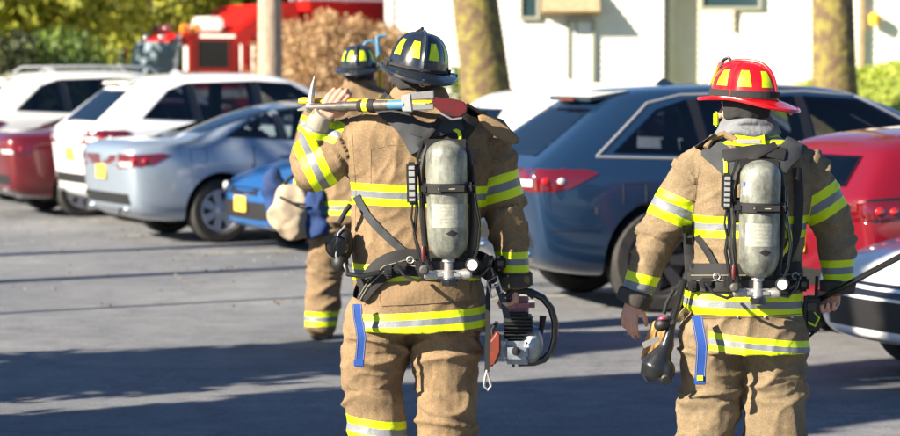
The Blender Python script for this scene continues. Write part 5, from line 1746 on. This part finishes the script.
# ================= 2: the one in the red helmet
Y2 = 10.1
p2 = lambda x, y, d=0.0: W(x, y, Y2 + d)
ff2 = thing('person', 'firefighter in khaki gear and red helmet walking away, looking left, black pole in right hand', 'person', (p2(745, 300).x, Y2, 0))
arms2 = {'left_arm': [(p2(706, 164), .085), (p2(694, 176), .100), (p2(658, 236, .05), .090), (p2(636, 292, .0), .062)],
         'right_arm': [(p2(790, 162), .085), (p2(808, 174), .098), (p2(834, 228, .06), .088), (p2(838, 282, -.0), .060)]}
bands2 = [('torso', p2(745, 225), U(0, 1), .044, 0), ('torso', p2(738, 301), U(.02, 1), .044, 0), ('torso', p2(755, 342), U(.10, 1), .036, 0),
          ('torso', p2(748, 139), U(.0, 1), .020, 0),
          ('left_arm', p2(672, 208), U(.42, 1), .056, .2), ('left_arm', p2(637, 286), U(.25, 1), .056, .15),
          ('right_arm', p2(823, 203), U(-.62, 1), .056, .2), ('right_arm', p2(838, 270), U(-.05, 1), .042, .15)]
j2, jw2 = jacket(ff2, Y2, [(722, 772, 126, .075, 0), (716, 780, 138, .09, 0), (702, 796, 146, .12, 0), (688, 812, 156, .15, 0), (684, 816, 170, .17, 0), (688, 812, 190, .175, 0),
                           (693, 806, 222, .172, 0), (693, 803, 255, .17, 0), (687, 803, 285, .18, 0), (684, 803, 306, .185, 0), (694, 805, 316, .178, 0), (696, 808, 335, .19, -.01), (699, 810, 350, .20, -.015)],
                  arms2, bands2, M['tan2'], .0078, 5)
legs2 = {'left_leg': [(p2(712, 335), .140), (p2(711, 395, .04), .128), (p2(704, 440, .02), .118), (p2(700, 500, -.1), .10)],
         'right_leg': [(p2(772, 335), .140), (p2(775, 395, 0), .128), (p2(774, 450, -.0), .118), (p2(773, 500, -.0), .11)]}
trousers(ff2, Y2, [(690, 798, 300, .13, 0), (684, 800, 325, .145, 0), (683, 803, 342, .15, 0)], legs2,
         [('left_leg', p2(702, 462), U(.1, 1), .045, .3), ('right_leg', p2(774, 462), U(0, 1), .045, .3)], M['tan2'], .0078, 7)
HY = R(55)
body(ff2, p2(744, 108), HY, p2(747, 136), p2(748, 185), p2(745, 320),
     [(p2(698, 172), p2(658, 234, .05), p2(634, 300, 0)), (p2(802, 170), p2(834, 228, .06), p2(836, 286, 0))],
     [(p2(714, 335), p2(711, 400, .04), p2(700, 512, -.1)), (p2(772, 335), p2(775, 405, 0), p2(773, 514, 0))],
     [((p2(633, 299, .0), U(-.18, -1, 0), U(.6, 0, .8), U(.75, 0, -.65)), dict(curl=(.35, .45, .35), k=1.0, spread=.10)),
      ((p2(835, 284, .0), U(-.25, -.95, 0), U(-.4, 0, -.9), U(-.9, 0, .3)), dict(curl=(.8, 1.1, .7), k=1.0))])
helmet(ff2, p2(744, 99), HY, R(3), R(1), M['helm_red'], goggles=False, light=True, shield=M['trimw'], band=True)
# grey hood bunched round the neck
hm = MB()
loft(hm, [ring_c(727, 768, 112, .068, 0, Y2), ring_c(722, 774, 120, .085, 0, Y2), ring_c(717, 779, 129, .10, -.005, Y2), ring_c(722, 776, 137, .092, 0, Y2)])
hm.tube([p2(722 + 27 * (1 - math.cos(a)), 124 + 3 * math.sin(a * 3), -.095 * math.sin(a)) for a in [math.pi * i / 14 for i in range(15)]], .014, 8)
hm.tube([p2(718 + 30 * (1 - math.cos(a)), 133 + 2 * math.sin(a * 4), -.105 * math.sin(a)) for a in [math.pi * i / 14 for i in range(15)]], .016, 8)
me = evaluated(hm.mesh('hood'), [('REMESH', dict(mode='VOXEL', voxel_size=.006)), ('SMOOTH', dict(factor=.5, iterations=4))]); me.materials.clear()
link('neck_hood', me, M['grey_hood'], ff2, world=True)
MB().tube([p2(706, 148, -.10), p2(712, 138, -.085), p2(724, 134, -.08), p2(736, 140, -.10)], .014, 10).build('leather_strap', M['tan_p'], ff2, world=True)
MB().box(p2(716, 119, .02), (.010, .012, .030), bev=.3).build('chin_buckle', M['lime'], ff2, world=True)
b2 = Back(jw2, Y2)
b2.line('seam', [(690, 250), (696, 190), (700, 165)], .0016, M['seam'], j2)
b2.line('seam', [(700, 318), (750, 317), (804, 314)], .0020, M['seam'], j2)
for x in (738, 765, 792): MB().ell(b2.hit(x, 317) - V((0, .002, 0)), (.006, .004, .006)).build('snap', M['steel'], j2, world=True)
for a, b, c in ((p2(637.5, 290, 0), p2(636.5, 293, 0), p2(631.5, 304, 0)), (p2(838, 279, 0), p2(838, 282, 0), p2(837, 292, 0))): MB().tube([a, b, c, c.lerp(b, -.08)], [.058, .074, .070, .05], 18).build('wrist_knit', M['knit_d'], j2, world=True)
b2.strap('neck_band', [(733, 140), (748, 141), (764, 140)], .042, M['lime'], j2, off=.016, th=.006)
b2.strap('neck_band', [(736, 141), (748, 141.5), (760, 141)], .016, M['metal_g'], j2, off=.024, th=.003)

sc2 = thing('breathing_apparatus', 'air cylinder with a small flag sticker on black harness, worn by the red-helmeted firefighter', 'air pack', (p2(760, 200).x, Y2 - .3, 1.0))
L2 = scba(sc2, b2, (761, 160), Y2, -.315, R(1.0), label_flag=True, belt=([(690, 277), (706, 277), (735, 277), (765, 277), (790, 276), (801, 275)], .112), module=(-.132, .125, .145),
     straps=[('shoulder_strap', [(704, 140), (710, 148), (722, 158), (738, 174)], .095, 'web_g', .008, .022),
             ('shoulder_strap', [(797, 141), (792, 149), (782, 158), (772, 172)], .09, 'web_g', .008, .022),
             ('yoke', [(722, 156), (745, 152), (762, 150), (784, 154)], .050, 'web', .020, .018),
             ('yoke_strap', [(745, 165), (757, 154), (775, 144)], .028, 'web', .036, .008),
             ('lime_tab', [(724, 158), (725, 170), (724, 186)], .014, 'lime', .030, .005),
             ('lime_tab', [(786, 222), (790, 240), (784, 252)], .016, 'lime', .012, .005),
             ('side_strap', [(696, 236), (706, 250), (716, 268)], .026, 'web', .006, .006),
             ('side_strap', [(797, 168), (799, 200), (796, 235), (786, 262)], .034, 'web', .006, .008),
             ('side_strap', [(686, 225), (688, 250), (690, 290)], .036, 'web', .010, .012)])
hang('blue_strap', [p2(697, 316, -.2), p2(698, 323, -.212), p2(700, 334, -.226), p2(702, 346, -.232), p2(701.5, 358, -.222), p2(700.5, 370, -.216), p2(700, 384, -.212)], .044, M['web_b'], sc2)
MB().box(p2(700, 378, -.222), (.012, .003, .010)).build('strap_label', M['tape_y'], sc2, world=True)
# trouser pockets, hip items
b2.strap('pocket_patch', [(680, 312), (690, 322), (684, 332)], .06, M['khaki_p'], j2, off=.004, th=.02)
mk2 = thing('breathing_mask', 'black rubber face mask hanging at the left hip of the red-helmeted firefighter', 'face mask', tuple(p2(658, 364, -.06)))
mm_ = MB()
mm_.tube([p2(672, 322, -.08), p2(669, 334, -.08), p2(666, 346, -.08), p2(661, 356, -.08), p2(657, 365, -.08), p2(655, 374, -.07), p2(656, 380, -.07)], [.018, .019, .026, .045, .064, .060, .040], 24)
mm_.ell(p2(667, 370, -.10), (.034, .04, .042))
me = evaluated(mm_.mesh('mask'), [('REMESH', dict(mode='VOXEL', voxel_size=.006)), ('SMOOTH', dict(factor=.5, iterations=6))]); me.materials.clear()
link('mask_shell', me, mat('rubber', (.012, .013, .016), rough=.28), mk2, world=True)
MB().lathe([(.020, 0), (.024, .008), (.018, .014), (.003, .015)], c=p2(666, 379, -.125), rot=Matrix.Rotation(R(110), 3, 'X'), n=20).build('outlet_valve', M['plastic'], mk2, world=True)
MB().lathe([(.021, 0), (.023, .010), (.021, .02)], c=p2(671, 324, -.08), n=18).build('hose_collar', M['steel_d'], mk2, world=True)
MB().tube([p2(672, 322, -.08), p2(676, 310, -.09), p2(680, 296, -.11), p2(684, 280, -.13)], .015, 12).build('hose', M['gloss_black'], mk2, world=True)
rg2 = thing('regulator', 'small dark regulator with purple cap clipped above the hanging mask', 'regulator', tuple(p2(663, 322, -.06)))
MB().ell(p2(662, 324, -.08), (.034, .035, .028), Matrix.Rotation(R(-25), 3, 'Y')).build('housing', M['plastic'], rg2, world=True)
MB().ell(p2(663, 318, -.10), (.022, .02, .011), Matrix.Rotation(R(-15), 3, 'Y')).build('cap', M['purple'], rg2, world=True)
MB().tube([p2(664, 314, -.08), p2(667, 302, -.08), p2(674, 290, -.09)], .008, 8).build('strap', M['web'], rg2, world=True)
gl2 = thing('work_glove', 'tan leather glove tucked at the left hip behind the hanging mask', 'glove', tuple(p2(655, 338, -.0)))
g_ = MB(); hand(g_, p2(660, 322, .0), U(-.2, -1, 0), U(0, 0, -1), U(1, 0, 0), curl=(.1, .15, .1), k=1.1, spread=.1)
me = evaluated(g_.mesh('glove'), [('REMESH', dict(mode='VOXEL', voxel_size=.005)), ('SMOOTH', dict(factor=.5, iterations=3))]); me.materials.clear()
link('glove', me, mat('tan_leather', (.42, .24, .08), rough=.7, bump=.001), gl2, world=True)
gs = thing('metal_tag', 'grey metal plate dangling between glove and mask', 'tag', tuple(p2(650, 340, -.07)))
MB().box(p2(651, 342, -.08), (.036, .004, .012), Matrix.Rotation(R(-25), 3, 'Y')).build('plate', M['steel'], gs, world=True)
MB().tube([p2(660, 326, -.07), p2(656, 333, -.08), p2(655, 339, -.08)], .004, 6).build('cord', M['web'], gs, world=True)
# radio on the right hip
rd = thing('radio', 'black hand-held radio with short aerial at the right hip of the red-helmeted firefighter', 'radio', tuple(p2(812, 315, -.02)))
MB().box(p2(812, 314, -.04), (.030, .024, .075), bev=.2).build('case', M['plastic'], rd, world=True)
MB().tube([p2(816, 297, -.04), p2(817, 276, -.04)], .007, 8).build('aerial', M['plastic'], rd, world=True)
MB().box(p2(812, 307, -.068), (.018, .003, .016)).build('display', M['glass'], rd, world=True)
MB().tube([p2(808, 322, -.07), p2(815, 326, -.07), p2(819, 318, -.06), p2(814, 312, -.06)], .005, 8).build('lime_lanyard', M['lime'], rd, world=True)
MB().tube([p2(806, 296, -.06), p2(804, 320, -.07), p2(808, 338, -.06), p2(816, 330, -.05), p2(820, 305, -.04)], .009, 8).build('coiled_cord', M['plastic'], rd, world=True)
# long pole in the right hand, reaching out of the picture
pp = thing('pike_pole', 'long black pole held in the right hand, pointing out of the right edge', 'pole', tuple(p2(860, 280, -.02)))
a, b = p2(818, 300, -.01), p2(905, 254, -.35)
MB().tube([a, a.lerp(b, .5), b, a + (b - a) * 1.9], .0125, 12).build('shaft', M['gloss_black'], pp, world=True)
c_ = a + (b - a) * 1.9
MB().tube([c_, c_ + (b - a).normalized() * .12], [.018, .003], 10).tube([c_ + V((0, 0, 0)), c_ + V((.05, 0, -.02)), c_ + V((.03, 0, -.09))], [.012, .010, .003], 8).build('hook', M['steel'], pp, world=True)

# ================= 3: further ahead, half hidden
Y3 = 16.5
p3 = lambda x, y, d=0.0: W(x, y, Y3 + d)
ff3 = thing('person', 'firefighter in black helmet farther ahead, half hidden, carrying a khaki bag', 'person', (p3(352, 200).x, Y3, 0))
arms3 = {'left_arm': [(p3(326, 106), .09), (p3(318, 112), .10), (p3(305, 150, .0), .085), (p3(304, 188, -.02), .065)],
         'right_arm': [(p3(390, 106), .09), (p3(397, 112), .10), (p3(408, 150, .0), .085), (p3(384, 128, .2), .065)]}
bands3 = [('torso', p3(360, 135), U(0, 1), .05, 0), ('torso', p3(360, 207), U(0, 1), .045, 0), ('left_arm', p3(312, 126), U(.3, 1), .05, .2), ('left_arm', p3(304, 176), U(0, 1), .045, .15)]
j3, jw3 = jacket(ff3, Y3, [(345, 374, 78, .08, 0), (342, 378, 86, .10, 0), (332, 388, 92, .13, 0), (320, 398, 99, .16, 0), (316, 402, 112, .17, 0), (318, 400, 140, .18, 0),
                           (320, 398, 170, .175, 0), (318, 398, 200, .18, 0), (316, 400, 222, .19, 0)], arms3, bands3, M['tan'], .012, 9)
legs3 = {'left_leg': [(p3(332, 222), .14), (p3(325, 270, .05), .125), (p3(321, 323, -.0), .11)],
         'right_leg': [(p3(376, 222), .14), (p3(376, 270, .05), .125), (p3(376, 318, .25), .11)]}
trousers(ff3, Y3, [(316, 398, 200, .16, 0), (314, 400, 225, .17, 0)], legs3, [('left_leg', p3(321, 318), U(0, 1), .048, .3), ('right_leg', p3(376, 318, .2), U(0, 1), .048, .3)], M['tan'], .012, 11)
body(ff3, p3(359, 74), R(0), p3(360, 90), p3(360, 125), p3(356, 215),
     [(p3(322, 112), p3(306, 150), p3(303, 192, -.02)), (p3(396, 112), p3(408, 150, .0), p3(383, 126, .22))],
     [(p3(334, 225), p3(325, 275, .05), p3(321, 330, -.0)), (p3(376, 225), p3(376, 275, .05), p3(376, 325, .25))],
     [((p3(303, 192, -.02), U(-.1, -1, 0), U(-1, 0, 0), U(0, 0, 1)), dict(curl=(.9, 1.0, .6))), ((p3(382, 125, .22), U(-.2, 1, 0), U(-.3, 0, 1), U(-1, 0, 0)), dict(curl=(.9, 1.1, .8)))], vox=.007)
helmet(ff3, p3(359, 68), R(-4), R(2), R(-2), M['helm_black'], light=True)
bg3 = thing('equipment_bag', 'khaki canvas bag with blue side carried low by the farther firefighter', 'bag', tuple(p3(292, 235)))
bm_ = MB()
bm_.ell(p3(291, 211, -.08), (.135, .11, .155)); bm_.ell(p3(297, 222, -.08), (.125, .11, .11)); bm_.ell(p3(284, 202, -.06), (.075, .09, .085)); bm_.ell(p3(301, 196, -.05), (.07, .09, .07))
def lumpy(mb, vox, amp, fr):
    me = evaluated(mb.mesh('bag'), [('REMESH', dict(mode='VOXEL', voxel_size=vox)), ('SMOOTH', dict(factor=.5, iterations=4))]); me.materials.clear()
    ns = [v.normal.copy() for v in me.vertices]
    for v, n_ in zip(me.vertices, ns): v.co += n_ * amp * (1 - 2.4 * abs(noise.noise(v.co * fr)) + noise.noise(v.co * fr * .4))
    return me
link('bag', lumpy(bm_, .010, .024, 8), M['khaki'], bg3, world=True)
bb_ = MB(); bb_.ell(p3(316, 208, -.10), (.085, .08, .13)); bb_.ell(p3(314, 224, -.10), (.10, .08, .085)); bb_.ell(p3(275, 190, .02), (.07, .06, .14))
link('side_panel', lumpy(bb_, .010, .024, 8), M['bluebag'], bg3, world=True)
MB().tube([p3(284, 184, -.12), p3(292, 176, -.12), p3(303, 174, -.10), p3(312, 184, -.12)], .012, 8).build('handle', M['web'], bg3, world=True)
MB().tube([p3(280, 197, -.18), p3(292, 203, -.21), p3(306, 205, -.2)], .009, 8).build('strap', M['web'], bg3, world=True)
pk3 = thing('pike_pole', 'yellow pole with a bright blue hooked head rising behind the black helmets', 'pole', tuple(p3(380, 130, .2)))
MB().tube([p3(383, 160, .2), p3(381, 110, .2), p3(380, 66, .2), p3(379, 56, .2)], .020, 10).build('shaft', M['yellow'], pk3, world=True)
MB().tube([p3(379, 58, .2), p3(378, 48, .2), p3(377, 37, .2), p3(380, 36, .2), p3(387, 36, .2)], [.017, .016, .014, .012, .009], 8).tube([p3(378, 48, .2), p3(374, 41, .2), p3(366, 42, .2), p3(362, 49, .2), p3(361, 53, .2)], [.012, .012, .011, .009, .004], 8).build('hook', M['tape_b'], pk3, world=True)
